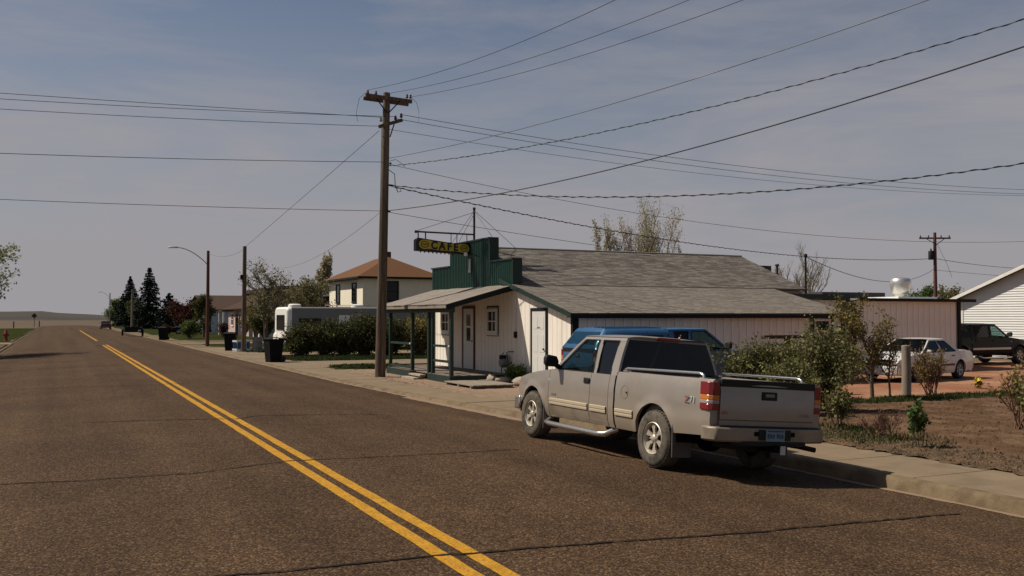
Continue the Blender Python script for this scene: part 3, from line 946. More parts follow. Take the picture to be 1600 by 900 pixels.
window(cafe, 'x', 32.86, 33.70, 1.34, 2.15, XW - 0.03, -1, 'white_trim', 0.10, 'grid')
for (a, b, c, e) in ((28.57, 29.51, 1.33, 2.27), (32.81, 33.75, 1.29, 2.20)):
    m = MB(); m.box(XW - 0.05, a, c - 0.03, XW - 0.028, b, c + 0.03); m.box(XW - 0.05, a, e, XW - 0.028, b, e + 0.04)
    m.box(XW - 0.051, a, c + 0.03, XW - 0.028, a + 0.045, e); m.box(XW - 0.051, b - 0.045, c + 0.03, XW - 0.028, b, e)
    m.build('window_casing', 'dark_trim', cafe)
window(cafe, 'y', 22.05, 22.75, 1.45, 1.88, 23.57, -1, 'white_trim', 0.07, None)
MB().box(21.93, 23.50, 1.40, 22.04, 23.57, 1.90).build('window_casing', 'dark_trim', cafe)
MB().box(22.76, 23.50, 1.40, 22.87, 23.57, 1.90).build('window_casing', 'dark_trim', cafe)
MB().tube([(XW - 0.06, 27.25, 2.55), (XW - 0.06, 27.25, 1.45), (XW - 0.06, 27.22, 1.35)], 0.02, 6).build('conduit', 'white_trim', cafe, smooth=60)
MB().box(XW - 0.10, 27.18, 1.28, XW - 0.03, 27.30, 1.48).build('junction_box', 'dark_trim', cafe)
# roof mast stays of the sign are built with the sign

# ------------------------------------------------------------------ flat-roofed annex behind the cafe
anx = thing('kitchen_annex', 'flat roofed white board annex with rooftop exhaust fan behind the cafe', 'building', (23.6, 27.4, ZB))
MB().box(25.2, 27.5, ZB, 27.2, 33.5, 2.60).build('wall', 'wall_dark_gap', anx)
MB().box(23.45, 27.5, ZB, 25.19, 27.9, 2.60).build('wall', 'wall_dark_gap', anx)
MB().box(27.25, 27.0, ZB, 33.0, 33.5, 2.56).build('wall', 'wall_dark_gap', anx)
bb = MB().box(0, -0.028, 0, BW - 0.016, 0, 2.555 - ZB).build('board', 'white_board', anx, local=True)
x = 27.38; first = True
while x < 32.75:
    loc = (x - 23.6, 27.0 - 27.4 - rng.uniform(0, .004), 0)
    if first:
        bb.location = loc; first = False
    else:
        share(bb, 'board', anx, loc)
    x += BW
x = 23.6
while x < 27.0:
    share(bb, 'board', anx, (x - 23.6, 27.5 - 27.4, 0.03)); x += BW
MB().box(27.18, 26.94, ZB, 27.36, 27.02, 2.55).build('corner_trim', 'dark_trim', anx)
MB().box(32.88, 26.94, ZB, 33.04, 27.02, 2.55).build('corner_trim', 'dark_trim', anx)
MB().box(33.0, 27.03, ZB, 33.04, 27.2, 2.55).build('corner_trim', 'white_trim', anx)
MB().box(23.3, 27.20, 2.66, 27.30, 33.6, 2.80).build('roof', 'shingle_grey', anx)
MB().box(23.3, 27.165, 2.62, 27.32, 27.198, 2.79).build('fascia', 'green_paint', anx)
MB().box(27.2, 26.72, 2.585, 33.6, 33.6, 2.650).build('roof', 'steel_galv', anx)
MB().box(27.2, 26.68, 2.54, 33.62, 26.718, 2.662).build('fascia', 'dark_trim', anx)
MB().box(28.2, 29.6, 2.652, 31.7, 33.0, 2.97).build('roof_curb', 'shingle_grey', anx)
MB().box(30.4, 27.7, 2.652, 32.6, 29.3, 2.76).build('fan_base', 'rv_white', anx)
MB().lathe([(0.0, 0.82), (0.20, 0.82), (0.30, 0.79), (0.34, 0.78), (0.39, 0.72), (0.42, 0.62), (0.42, 0.50), (0.37, 0.26), (0.30, 0.14), (0.26, 0.12), (0.24, 0.0)], (31.4, 28.5, 2.76), n=28).build('exhaust_fan', 'aluminium', anx, smooth=40)
MB().lathe([(0.0, 0.0), (0.17, 0.0), (0.17, 0.62), (0.05, 0.68), (0.05, 1.18), (0.08, 1.20), (0.08, 1.27), (0, 1.28)], (26.2, 30.0, 2.80), n=16).build('flue', 'rust_dark', anx, smooth=40)
MB().lathe([(0.0, 0.0), (0.15, 0.0), (0.15, 0.50), (0.10, 0.58), (0, 0.60)], (25.85, 30.0, 2.80), n=16).build('vent_pot', 'aluminium', anx, smooth=40)
MB().box(26.9, 32.2, 2.80, 27.8, 32.9, 4.15).build('chimney_box', 'shingle_grey', anx)
MB().tube([(25.85, 28.0, 2.80), (25.85, 28.0, 4.28)], 0.035, 8).build('service_mast', 'dark_trim', anx, smooth=60)
MB().lathe([(0, 0.1), (0.07, 0.06), (0.07, -0.04), (0, -0.06)], (25.85, 28.0, 4.28), n=10).build('mast_head', 'dark_trim', anx, smooth=60)

# ------------------------------------------------------------------ white gabled house at the end of the scoria drive
wh = thing('gabled_house', 'white lap-sided gabled house beside the black pickup', 'house', (43, 19.2, -0.2))
gy0, gy1, gze, pit = 19.4, 35.0, 2.95, 0.376
gm = (gy0 + gy1) / 2
gp = gze + pit * (gm - gy0)
MB().extrude([(43, gy0, -0.2), (43, gy1, -0.2), (43, gy1, gze), (43, gm, gp), (43, gy0, gze)], (12, 0, 0)).build('wall', 'wall_dark_gap', wh)
m = MB(); z = -0.15; ex = 0.125
while z < gp - 0.1:
    h0 = gy0 if z < gze else gy0 + (z - gze) / pit
    h1 = gy1 if z < gze else gy1 - (z - gze) / pit
    m.add([(42.955, h0, z), (42.955, h1, z), (42.985, h1, z + ex), (42.985, h0, z + ex), (42.99, h0, z), (42.99, h1, z)], [(0, 1, 2, 3), (4, 5, 1, 0)])
    z += ex
s_ = m.build('siding_courses', 'white_siding', wh, fix=False); s_['kind'] = 'stuff'
MB().box(42.93, gy1 - 0.1, -0.18, 43.05, gy1 + 0.03, gze - 0.05).build('corner_trim', 'white_trim', wh)
ov = 0.75
rf = MB()
rf.extrude([(42.62, gy0 - ov, gze - pit * ov), (42.62, gm, gp), (42.62, gy1 + ov, gze - pit * ov), (42.62, gy1 + ov, gze - pit * ov + 0.14), (42.62, gm, gp + 0.14), (42.62, gy0 - ov, gze - pit * ov + 0.14)], (13.3, 0, 0))
rfo = rf.build('roof', 'shingle_grey', wh)
rk = MB()
rk.extrude([(42.57, gy0 - ov, gze - pit * ov - 0.06), (42.57, gm, gp - 0.06), (42.57, gy1 + ov, gze - pit * ov - 0.06), (42.57, gy1 + ov, gze - pit * ov + 0.11), (42.57, gm, gp + 0.11), (42.57, gy0 - ov, gze - pit * ov + 0.11)], (0.048, 0, 0))
rk.build('barge_board', 'white_trim', rfo)

# ------------------------------------------------------------------ the houses up the street
h1, h1r = house('two_storey_house', 'cream two-storey house with orange-brown hipped roof and brick chimney', 22, 28.3, 73.7, 84.0, 5.20, 7.0, 'hip', 'cream_wall', 'shingle_red', 0.55, trim='dark_trim')
window(h1, 'x', 75.4, 76.7, 3.15, 4.75, 22, -1, 'dark_trim', 0.10, 'h')
window(h1, 'x', 80.4, 81.7, 3.15, 4.75, 22, -1, 'dark_trim', 0.10, 'h')
window(h1, 'y', 23.8, 25.0, 3.2, 4.85, 73.7, -1, 'dark_trim', 0.10, 'h')
MB().box(20.2, 74.2, 2.45, 21.99, 83.2, 2.75).build('porch_roof', 'dark_trim', h1)
MB().box(20.3, 74.3, -0.2, 21.5, 83.1, 0.5).build('porch_base', 'brick_dark', h1)
MB().box(25.2, 78.4, 6.2, 25.9, 79.1, 7.55).build('chimney', 'brick_dark', h1r)
h2, _ = house('brown_garage', 'small garage with orange-brown gabled roof behind the cafe', 30, 37, 72, 79, 3.1, 4.9, 'gy', 'cream_wall', 'shingle_red', 0.4)
h3, h3r = house('grey_roof_house', 'dark house with long grey roof behind the budding tree', 27, 38, 92, 112, 4.3, 6.6, 'gy', 'brick_dark', 'shingle_grey', 0.5)
window(h3, 'x', 96, 98, 1.2, 2.8, 27, -1); window(h3, 'x', 103, 105, 1.2, 2.8, 27, -1)
h4, _ = house('pink_bungalow', 'pink bungalow with brown gabled roof behind the lamp post', 18.5, 27, 104, 117.5, 2.9, 5.0, 'gy', 'pink_wall', 'shingle_brown', 0.6)
for a in (105.2, 108.6, 113.8):
    window(h4, 'x', a, a + 1.4, 0.9, 2.4, 18.5, -1, 'white_trim', 0.12, 'h')
MB().box(18.42, 110.9, -0.1, 18.498, 112.2, 2.2).build('door', 'rust_dark', h4)
MB().box(16.6, 109.8, 2.55, 17.88, 113.2, 2.70).build('porch_roof', 'shingle_brown', h4)
for a in (110.0, 113.0):
    MB().box(16.7, a - 0.08, -0.15, 16.86, a + 0.08, 2.55).build('porch_post', 'white_trim', h4)
h5, _ = house('pale_blue_house', 'pale blue house with low brown roof beyond the pink bungalow', 17.5, 27, 126, 146, 2.9, 4.9, 'gx', 'pale_blue_wall', 'shingle_brown', 0.6)
for a in (128, 131.5, 136, 140.5):
    window(h5, 'x', a, a + 1.6, 1.0, 2.5, 17.5, -1, 'white_trim', 0.12, 'h')
h6, _ = house('brown_flat_building', 'long brown flat-roofed building showing above the bungalows', 30, 48, 140, 172, 5.9, 6.5, 'flat', 'brick_dark', 'shingle_brown', 0.5)
window(h6, 'x', 144, 150, 3.2, 4.8, 30, -1, 'white_trim', 0.12, 'h')
window(h6, 'x', 158, 166, 3.2, 4.8, 30, -1, 'white_trim', 0.12, 'h')
h7, _ = house('white_shed', 'small white shed between the trailer and the bungalow', 16.2, 19, 86, 89, 2.3, 3.2, 'gx', 'white_siding', 'shingle_grey', 0.25)
MB().box(16.13, 87, -0.1, 16.198, 88, 2.0).build('door', 'wood_red', h7)
# ------------------------------------------------------------------ vehicles (local axes: +Y forward, +X right, Z up, origin on the ground)
def arch_bot(base, wheels, R, zc):
    def f(y):
        z = lerp(base, y)
        for yc in wheels:
            if abs(y - yc) < R:
                z = max(z, zc + math.sqrt(R * R - (y - yc) ** 2))
        return z
    return f
def side_sheet(name, y0, y1, side, S, mt, parent, top=None, nz=10):
    n = max(2, int((y1 - y0) / 0.045))
    m = MB(); rows = []
    st = [y0 + (y1 - y0) * i / n for i in range(n + 1)]
    for yc in S['wheels']:
        for e in (-S['R'], S['R']):
            if y0 < yc + e < y1:
                st += [yc + e - 0.002, yc + e + 0.002]
    st.sort()
    for y in st:
        zb = S['bot'](y); zt = (top or S['top'])(y)
        rows.append([(side * S['W'](y, zb + (zt - zb) * t), y, zb + (zt - zb) * t) for t in [i / nz for i in range(nz + 1)]] + [(side * (S['W'](y, zt) - 0.05), y, zt - 0.004)])
    # return lip so the sheet has depth at its lower edge
    for r in rows:
        x, y, z = r[0]
        r.insert(0, (x - side * 0.05, y, z + 0.004))
    m.grid(rows)
    return m.build(name, mt, parent, smooth=45)
def top_sheet(name, y0, y1, S, mt, parent, crown=0.05, inset=0.045, nx=14):
    n = max(3, int((y1 - y0) / 0.08)); m = MB(); rows = []
    for i in range(n + 1):
        y = y0 + (y1 - y0) * i / n; z = S['top'](y); w = S['W'](y, z) - inset
        rows.append([(w * (2 * k / nx - 1), y, z + 0.004 + crown * (1 - (2 * k / nx - 1) ** 2)) for k in range(nx + 1)])
    m.grid(rows)
    return m.build(name, mt, parent, smooth=45)
def surf(name, poly, Wg, side, mt, parent, th=0.04, off=0.0, sub=4):
    """polygon of (y,z) mapped on the leaning side surface and given thickness"""
    ring = []
    n = len(poly)
    for i in range(n):
        (ya, za), (yb, zb_) = poly[i], poly[(i + 1) % n]
        k = sub if abs(za - zb_) > 0.15 else 1
        for j in range(k):
            t = j / k; y = ya + (yb - ya) * t; z = za + (zb_ - za) * t
            ring.append((side * (Wg(z) + off), y, z))
    m = MB().extrude(ring, (-side * th, 0, 0))
    return m.build(name, mt, parent, smooth=30)
def wheel_set(root, spots, r, w, kind='alloy', tyre='tyre_dusty', rim='chrome', rimr=0.56):
    """spots: (x, y); a wheel is a tyre with its rim and hub as sub-parts"""
    R = r * rimr
    h = w / 2
    ty = MB().lathe([(R, -h + 0.02), (R + 0.015, -h - 0.003), (r * 0.80, -h - 0.012), (r * 0.93, -h + 0.006), (r * 0.975, -h + 0.035), (r, -h + 0.06), (r, h - 0.06), (r * 0.975, h - 0.035), (r * 0.93, h - 0.006), (r * 0.8, h + 0.012), (R, h - 0.02)], axis='x', n=44)
    if kind == 'alloy':
        for k in range(44):
            a = 2 * math.pi * k / 44
            c, s = math.cos(a), math.sin(a)
            for sx in (-1, 1):
                p = [(sx * (h - 0.085), r * 0.99), (sx * (h - 0.02), r * 0.965), (sx * (h - 0.02), r * 0.985), (sx * (h - 0.085), r * 1.012)]
                da = 0.05
                vs = [(x, rr * math.cos(a + q), rr * math.sin(a + q)) for q in (-da, da) for x, rr in p]
                ty.add(vs, [(0, 1, 2, 3), (7, 6, 5, 4), (0, 4, 5, 1), (1, 5, 6, 2), (2, 6, 7, 3), (3, 7, 4, 0)])
    rm = MB().lathe([(R * 1.02, -h + 0.005), (R * 0.97, -h - 0.002), (R * 0.90, -h + 0.02), (R * 0.86, -h + 0.10), (R * 0.86, h - 0.03)], axis='x', n=36)
    n = 6 if kind == 'alloy' else 5
    for k in range(n):
        a = 2 * math.pi * k / n
        ring = []
        for rr, da in ((R * 0.22, -0.42), (R * 0.22, 0.42), (R * 0.55, 0.20), (R * 0.94, 0.26), (R * 0.94, -0.26), (R * 0.55, -0.20)):
            ring.append((-h + 0.028 + (0.012 if rr < R * 0.4 else 0), rr * math.cos(a + da), rr * math.sin(a + da)))
        rm.extrude(ring, (0.03, 0, 0))
    hb = MB().lathe([(0, -h + 0.005), (R * 0.17, -h + 0.008), (R * 0.24, -h + 0.02), (R * 0.26, -h + 0.05)], axis='x', n=20)
    for k in range(6):
        a = 2 * math.pi * (k + 0.5) / 6
        hb.lathe([(0, -h + 0.012), (0.011, -h + 0.014), (0.013, -h + 0.04)], (0, R * 0.33 * math.cos(a), R * 0.33 * math.sin(a)), 'x', 6)
    bk = MB().lathe([(0, -h + 0.075), (R * 0.88, -h + 0.075)], axis='x', n=24)
    first = None
    for (x, y) in spots:
        if first is None:
            wo = ty.build('wheel', tyre, root, smooth=50)
            ro = rm.build('rim', rim, wo, smooth=40); ho = hb.build('hub', rim, wo, smooth=40); bo = bk.build('brake_disc', 'chassis', wo)
            first = (wo, ro, ho, bo)
        else:
            wo = share(first[0], 'wheel', root)
            for q, nm in zip(first[1:], ('rim', 'hub', 'brake_disc')):
                share(q, nm, wo)
        wo.location = (x, y, r)
        wo.rotation_euler = (0.35 * y, 0, 0 if x < 0 else math.pi)
def greenhouse(root, G, paint, gl_side=('glass_light', 'glass_tint'), gl_front='glass_light', gl_rear='glass_tint'):
    zb, zt, Wg = G['zb'], G['zt'], G['Wg']
    ab, at, cb, ct = G['ab'], G['at'], G['cb'], G['ct']
    pw = G.get('pw', 0.07)
    for s in (-1, 1):
        surf('window_pillar', [(ab, zb), (ab - pw * 1.5, zb), (at - pw * 1.0, zt), (at, zt)], Wg, s, paint, root)
        surf('window_pillar', [(cb, zb), (ct, zt), (ct + G['cw'], zt), (cb + G['cwb'], zb)], Wg, s, paint, root)
        surf('roof_rail', [(at - 0.02, zt - 0.045), (at, zt + 0.012), (ct, zt + 0.012), (ct, zt - 0.045)], Wg, s, paint, root, off=0.003)
        edges = [(ab - pw * 1.5, at - pw * 1.0)]
        for (yb, yt, w) in G['bp']:
            surf('window_pillar', [(yb + w / 2, zb), (yb - w / 2, zb), (yt - w / 2, zt), (yt + w / 2, zt)], Wg, s, paint, root, off=0.001)
            edges += [(yb + w / 2, yt + w / 2), (yb - w / 2, yt - w / 2)]
        edges += [(cb + G['cwb'], ct + G['cw'])]
        for i in range(0, len(edges), 2):
            (a0, a1), (b0, b1) = edges[i], edges[i + 1]
            surf('side_window', [(a0 + 0.01, zb), (b0 - 0.01, zb), (b1 - 0.01, zt - 0.03), (a1 + 0.01, zt - 0.03)], Wg, s, gl_side[min(i // 2, 1)], root, th=0.008, off=-0.014)
            # black rubber reveal around the glass
            m = MB()
            pts = [(a0, zb + 0.004), (b0, zb + 0.004), (b1, zt - 0.045), (a1, zt - 0.045)]
            for q in range(4):
                (y0, z0), (y1, z1) = pts[q], pts[(q + 1) % 4]
                m.bar((s * (Wg(z0) - 0.004), y0, z0), (s * (Wg(z1) - 0.004), y1, z1), 0.022, 0.022, (s, 0, 0))
            m.build('window_seal', 'black_plastic', root)
    def pane(name, yb, yt, bulge, mt, wk, z0=None, z1=None):
        z0 = zb if z0 is None else z0; z1 = zt if z1 is None else z1
        m = MB(); rows = []
        for i in range(7):
            t = i / 6; z = z0 + (z1 - z0) * t; y = yb + (yt - yb) * t
            w = Wg(z) * wk
            rows.append([(w * (2 * k / 10 - 1), y + bulge * (1 - (2 * k / 10 - 1) ** 2), z) for k in range(11)])
        m.grid(rows)
        return m.build(name, mt, root, smooth=60)
    pane('windshield', ab - 0.01, at - 0.01, 0.10, gl_front, 0.975)
    pane('rear_window', G.get('rwb', cb + 0.02), G.get('rwt', ct + 0.02), -0.02 if G.get('flat_rear') else -0.08, gl_rear, 0.95, G.get('rz0'), G.get('rz1'))
    m = MB(); rows = []
    cr = G.get('crown', 0.06)
    n = 10
    for i in range(n + 1):
        t = i / n; y = at + 0.015 + (ct - 0.02 - at) * t
        e = 0.035 * (abs(2 * t - 1) ** 3)
        w = Wg(zt) + 0.006
        rows.append([(w * q, y + (0.09 * (1 - q * q) if i == 0 else (-0.03 * (1 - q * q) if i == n else 0)), zt + 0.012 + cr * (1 - q ** 4) - e * (1 - q * q)) for q in [2 * k / 16 - 1 for k in range(17)]])
    m.grid(rows)
    return m.build('roof', paint, root, smooth=50)

def pickup(name, label, loc, rz, roll, paint, hero=False, crew=False, topper=False, wheel_rim='alloy', tyre='tyre_dusty', stripe=None):
    t = thing(name, label, 'pickup truck', loc, rz, world=False)
    t.rotation_euler = (0, roll, rz)
    cb = -1.22 if crew else -0.78          # back of the cab
    RW, FW = -1.83, 1.87
    flare = lambda y, z: sum(0.022 * (1 - sst(0.46, 0.60, math.hypot(y - c, z - 0.40))) for c in (RW, FW))
    def Wf(y, z):
        w = lerp([(0.40, 0.895), (0.50, 0.94), (0.62, 0.962), (0.70, 0.970), (0.80, 0.976), (0.82, 0.966), (0.95, 0.974), (1.0, 0.970), (1.10, 0.962), (1.20, 0.945), (1.28, 0.915)], z)
        if y > 1.7:
            w -= 0.13 * sst(1.7, 2.95, y) + 0.05 * sst(2.45, 2.76, y)
        if y < -2.85:
            w -= 0.02 * sst(2.85, 3.0, -y)
        if y < -2.2:
            w -= 0.045 * sst(2.2, 2.8, -y)
        return w + flare(y, z)
    TOP = [(-3.0, 1.275), (cb - 0.01, 1.255), (cb, 1.20), (1.22, 1.195), (1.7, 1.135), (2.2, 1.06), (2.5, 1.0), (2.68, 0.94), (2.76, 0.86)]
    S = dict(top=lambda y: lerp(TOP, y), bot=arch_bot([(-3.0, 0.56), (-2.4, 0.53), (-1.3, 0.43), (1.35, 0.41), (2.3, 0.46), (2.76, 0.50)], (RW, FW), 0.475, 0.40), W=Wf, wheels=(RW, FW), R=0.475)
    dr = cb + 0.18
    bp = -0.12 if not crew else 0.02
    for s in (-1, 1):
        side_sheet('fender', 1.29, 2.74, s, S, paint, t)
        d = side_sheet('door', bp + 0.064 if hero else bp + 0.06, 1.28, s, S, paint, t)
        d2 = side_sheet('door', dr, bp + 0.054 if hero else bp + 0.05, s, S, paint, t)
        side_sheet('cab_corner', cb + 0.02, dr - 0.010, s, S, paint, t)
        bedtop = lambda y: lerp([(-3.0, 1.275), (cb, 1.255)], y)
        side_sheet('bed_side', -2.985, cb - 0.022, s, S, paint, t, top=bedtop)
        for (dd, yh) in ((d, bp + 0.17), (d2, None)):
            if yh is None and not crew:
                continue
            yh = yh if yh else dr + 0.14
            xx = s * Wf(yh, 1.07)
            m = MB().box(min(xx - s * 0.006, xx + s * 0.022), yh - 0.095, 1.03, max(xx - s * 0.006, xx + s * 0.022), yh + 0.075, 1.115)
            hb = m.build('handle', 'black_plastic', dd, bevel=0.012)
        if hero:
            # two-tone side mouldings
            for (dd, a, b) in ((d, bp + 0.10, 1.22), (d2, dr + 0.03, bp + 0.02), (None, -1.30, cb - 0.05)):
                m = MB(); rows = []
                for i in range(9):
                    y = a + (b - a) * i / 8
                    rows.append([(s * (Wf(y, z) + o), y, z) for z, o in ((0.615, 0.0), (0.622, 0.016), (0.650, 0.020), (0.668, 0.012), (0.675, 0.020), (0.712, 0.018), (0.722, 0.0))])
                m.grid(rows)
                m.build('side_moulding', 'moulding_tan', dd or t, smooth=40)
            for (dd, a, b) in ((d, bp + 0.07, 1.275), (d2, dr + 0.005, bp + 0.045)):
                m = MB(); rows = []
                for i in range(13):
                    y = a + (b - a) * i / 12
                    rows.append([(s * (Wf(y, z) + 0.003), y, z) for z in (0.425, 0.47, 0.53, 0.58, 0.612)])
                m.grid(rows); m.build('lower_cladding', 'pewter_dusty', dd, smooth=40)
        if stripe:
            m = MB(); rows = []
            for i in range(30):
                y = cb + 0.05 + (1.27 - cb - 0.05) * i / 29
                rows.append([(s * (Wf(y, z) + 0.006), y, z) for z in (0.66, 0.70, 0.75)])
            m.grid(rows); m.build('side_moulding', stripe, t, smooth=40)
        # step bar
        m = MB().tube([(s * 0.80, 1.33, 0.40), (s * 0.98, 1.27, 0.315), (s * 1.01, 1.1, 0.305), (s * 1.01, -0.42, 0.305), (s * 0.98, -0.58, 0.315), (s * 0.80, -0.66, 0.40)], 0.042, 12)
        m.build('step_bar', 'chrome', t, smooth=50)
        # mud flaps
        for (yy, zt_) in ((FW - 0.475, 0.66), (RW - 0.47, 0.64)):
            MB().extrude([(s * 0.66, yy + 0.03, zt_), (s * 0.975, yy + 0.03, zt_), (s * 0.985, yy - 0.015, 0.20), (s * 0.68, yy - 0.015, 0.20)], (0, -0.014, 0)).build('mud_flap', 'mudflap', t)
        # mirror
        m = MB().extrude([(s * 1.00, 0.93, 1.24), (s * 1.20, 0.93, 1.235), (s * 1.235, 0.94, 1.29), (s * 1.225, 0.95, 1.40), (s * 1.17, 0.96, 1.43), (s * 1.02, 0.95, 1.41), (s * 0.985, 0.94, 1.33)], (0, 0.10, 0))
        mo = m.build('mirror', 'black_plastic', t, bevel=0.022)
        MB().bar((s * 0.90, 1.02, 1.21), (s * 1.06, 0.99, 1.29), 0.05, 0.07).build('mirror_arm', 'black_plastic', mo)
        # tail lamps
        tl = None
        for nm, mt, z0, z1 in (('tail_light', 'lens_red', 1.075, 1.238), ('lens', 'lens_amber', 1.012, 1.0735), ('lens', 'lens_clear', 0.962, 1.0105), ('lens', 'lens_red', 0.885, 0.9605)):
            xo = 0.938; xi = 0.788
            ring = [(s * xi, -3.012, z0), (s * (xo - 0.045), -3.012, z0), (s * (xo - 0.006), -2.97, z0), (s * (xo + 0.006), -2.80 - 0.02 * (1.27 - z0), z0), (s * xi, -2.80, z0)]
            ob = MB().extrude(ring, (0, 0, z1 - z0)).build(nm, mt, tl or t, bevel=0.006)
            tl = tl or ob
        # head lamps
        MB().extrude([(s * 0.52, 2.775, 0.78), (s * 0.80, 2.72, 0.78), (s * 0.83, 2.60, 0.79), (s * 0.82, 2.60, 0.92), (s * 0.78, 2.70, 0.925), (s * 0.52, 2.765, 0.93)], (0, -0.06, 0)).build('headlight', 'lens_clear', t, bevel=0.01)
    top_sheet('hood', 1.17, 2.70, S, paint, t, crown=0.075)
    MB().box(-0.80, 1.06, 1.12, 0.80, 1.20, 1.21).build('cowl', 'black_plastic', t)
    # nose: grille, bumper
    m = MB(); rows = []
    for z in (0.50, 0.70, 0.86):
        rows.append([(0.79 * q, 2.70 + 0.05 * (1 - q * q), z) for q in [2 * k / 10 - 1 for k in range(11)]])
    m.grid(rows); m.build('nose_panel', paint, t, smooth=50)
    g = MB().box(-0.50, 2.755, 0.72, 0.50, 2.79, 0.95).build('grille', 'black_plastic', t, bevel=0.012)
    for z in (0.765, 0.83, 0.895):
        MB().box(-0.48, 2.788, z, 0.48, 2.80, z + 0.022).build('grille_bar', 'chrome', g)
    MB().extrude([(-0.90, 2.50, 0.42), (-0.86, 2.78, 0.42), (-0.55, 2.88, 0.42), (0.55, 2.88, 0.42), (0.86, 2.78, 0.42), (0.90, 2.50, 0.42), (0.80, 2.52, 0.42), (-0.80, 2.52, 0.42)], (0, 0, 0.24)).build('front_bumper', 'chrome', t, bevel=0.03)
    # greenhouse
    Wg = lambda z: lerp([(1.19, 0.925), (1.40, 0.872), (1.60, 0.80), (1.75, 0.735), (1.80, 0.70)], z)
    G = dict(zb=1.198, zt=1.755, Wg=Wg, ab=1.20, at=0.55, cb=cb + 0.01, ct=cb + 0.09, cw=0.17, cwb=0.20, bp=[(bp, bp + 0.12, 0.105)], crown=0.055, flat_rear=True, rwb=cb + 0.01, rwt=cb + 0.085, rz0=1.25, rz1=1.735)
    greenhouse(t, G, paint)
    # cab back wall below and around the glass
    m = MB()
    m.box(-0.93, cb, 0.55, 0.93, cb + 0.03, 1.245)
    m.extrude([(-0.70, cb + 0.08, 1.737), (0.70, cb + 0.08, 1.737), (0.68, cb + 0.10, 1.775), (-0.68, cb + 0.10, 1.775)], (0, 0.04, 0))
    m.build('cab_back', paint, t)
    MB().box(-0.20, cb + 0.055, 1.757, 0.20, cb + 0.11, 1.803).build('brake_light', 'lens_red', t, bevel=0.008)
    # cab inside
    it = MB().box(-0.80, cb + 0.05, 0.45, 0.80, 1.15, 0.62)
    it.build('cab_floor', 'interior', t)
    for sx in (-0.40, 0.40):
        se = MB().extrude([(sx - 0.25, 0.55, 0.62), (sx - 0.25, 0.55, 0.88), (sx - 0.25, 0.12, 0.86), (sx - 0.25, -0.06, 1.30), (sx - 0.25, -0.16, 1.30), (sx - 0.25, -0.05, 0.62)], (0.50, 0, 0)).build('seat', 'interior', t, bevel=0.03)
        MB().box(sx - 0.13, -0.17, 1.33, sx + 0.13, -0.09, 1.49).build('head_rest', 'interior', se, bevel=0.03)
    MB().box(-0.82, 0.92, 0.75, 0.82, 1.22, 1.16).build('dashboard', 'interior', t, bevel=0.04)
    sw = MB()
    sw.tube([(-0.40 + 0.19 * math.cos(a), 0.72 + 0.07 * math.sin(a), 1.13 + 0.17 * math.sin(a)) for a in [2 * math.pi * k / 20 for k in range(21)]], 0.014, 6, cap=False)
    sw.build('steering_wheel', 'black_plastic', t, smooth=60)
    # bed
    m = MB(); b0, b1 = -2.94, cb - 0.06
    m.box(-0.78, b0, 0.70, 0.78, b1, 0.74)
    m.build('bed_floor', 'chassis', t)
    for s in (-1, 1):
        MB().extrude([(s * 0.80, b0, 0.70), (s * 0.80, b0, 1.25), (s * 0.85, b0, 1.266), (s * 0.85, b0, 0.70)], (0, b1 - b0, 0)).build('bed_wall', paint, t)
    MB().box(-0.90, b1, 0.70, 0.90, b1 + 0.035, 1.245).build('bed_wall', paint, t)
    for s in (-1, 1):
        MB().extrude([(s * 0.782, -2.955, 0.60), (s * 0.90, -2.955, 0.60), (s * 0.908, -2.955, 0.88), (s * 0.905, -2.955, 1.22), (s * 0.86, -2.955, 1.268), (s * 0.782, -2.955, 1.268)], (0, -0.028, 0)).build('bed_end', paint, t)
    # tailgate
    m = MB()
    rows = []
    for z, o in ((0.70, 0.0), (0.76, 0.0), (0.775, 0.012), (0.80, 0.014), (1.14, 0.014), (1.155, 0.006), (1.205, 0.006), (1.215, 0.016), (1.262, 0.010), (1.27, 0.0), (1.272, -0.05)):
        rows.append([(0.776 * q, -3.0 - o - 0.012 * (1 - q * q), z) for q in [2 * k / 12 - 1 for k in range(13)]])
    m.grid(rows)
    tg = m.build('tailgate', paint, t, smooth=30)
    MB().box(-0.77, -2.995, 0.70, 0.77, -2.957, 1.262).build('tailgate_inner', paint, tg)
    MB().box(-0.776, -3.026, 1.19, 0.776, -2.95, 1.285).build('tailgate_cap', 'black_plastic', tg, bevel=0.01)
    hd = MB().box(-0.13, -3.036, 1.035, 0.13, -3.01, 1.145).build('handle', 'black_plastic', tg, bevel=0.012)
    MB().box(-0.075, -3.05, 1.075, 0.075, -3.034, 1.12).build('latch', 'meter_grey', hd, bevel=0.008)
    # rear bumper
    ring = [(-0.932, -2.84), (-0.938, -3.0), (-0.88, -3.10), (-0.60, -3.16), (0.60, -3.16), (0.88, -3.10), (0.938, -3.0), (0.932, -2.84), (0.88, -2.84), (0.87, -2.99), (-0.87, -2.99), (-0.88, -2.84)]
    bmp = MB().extrude([(x, y, 0.50) for x, y in ring], (0, 0, 0.185)).build('rear_bumper', 'chrome' if not hero else 'pewter_dusty', t, bevel=0.025)
    MB().extrude([(-0.85, -3.01, 0.687), (-0.83, -3.09, 0.687), (-0.58, -3.14, 0.687), (0.58, -3.14, 0.687), (0.83, -3.09, 0.687), (0.85, -3.01, 0.687)], (0, 0, 0.014)).build('step_pad', 'black_plastic', bmp)
    MB().extrude([(-0.62, -3.05, 0.44), (-0.50, -3.185, 0.455), (0.50, -3.185, 0.455), (0.62, -3.05, 0.44)], (0, 0, 0.062)).build('lower_valance', 'black_plastic', bmp, bevel=0.012)
    MB().box(-0.26, -3.170, 0.535, 0.26, -3.150, 0.668).build('plate_recess', 'black_plastic', bmp)
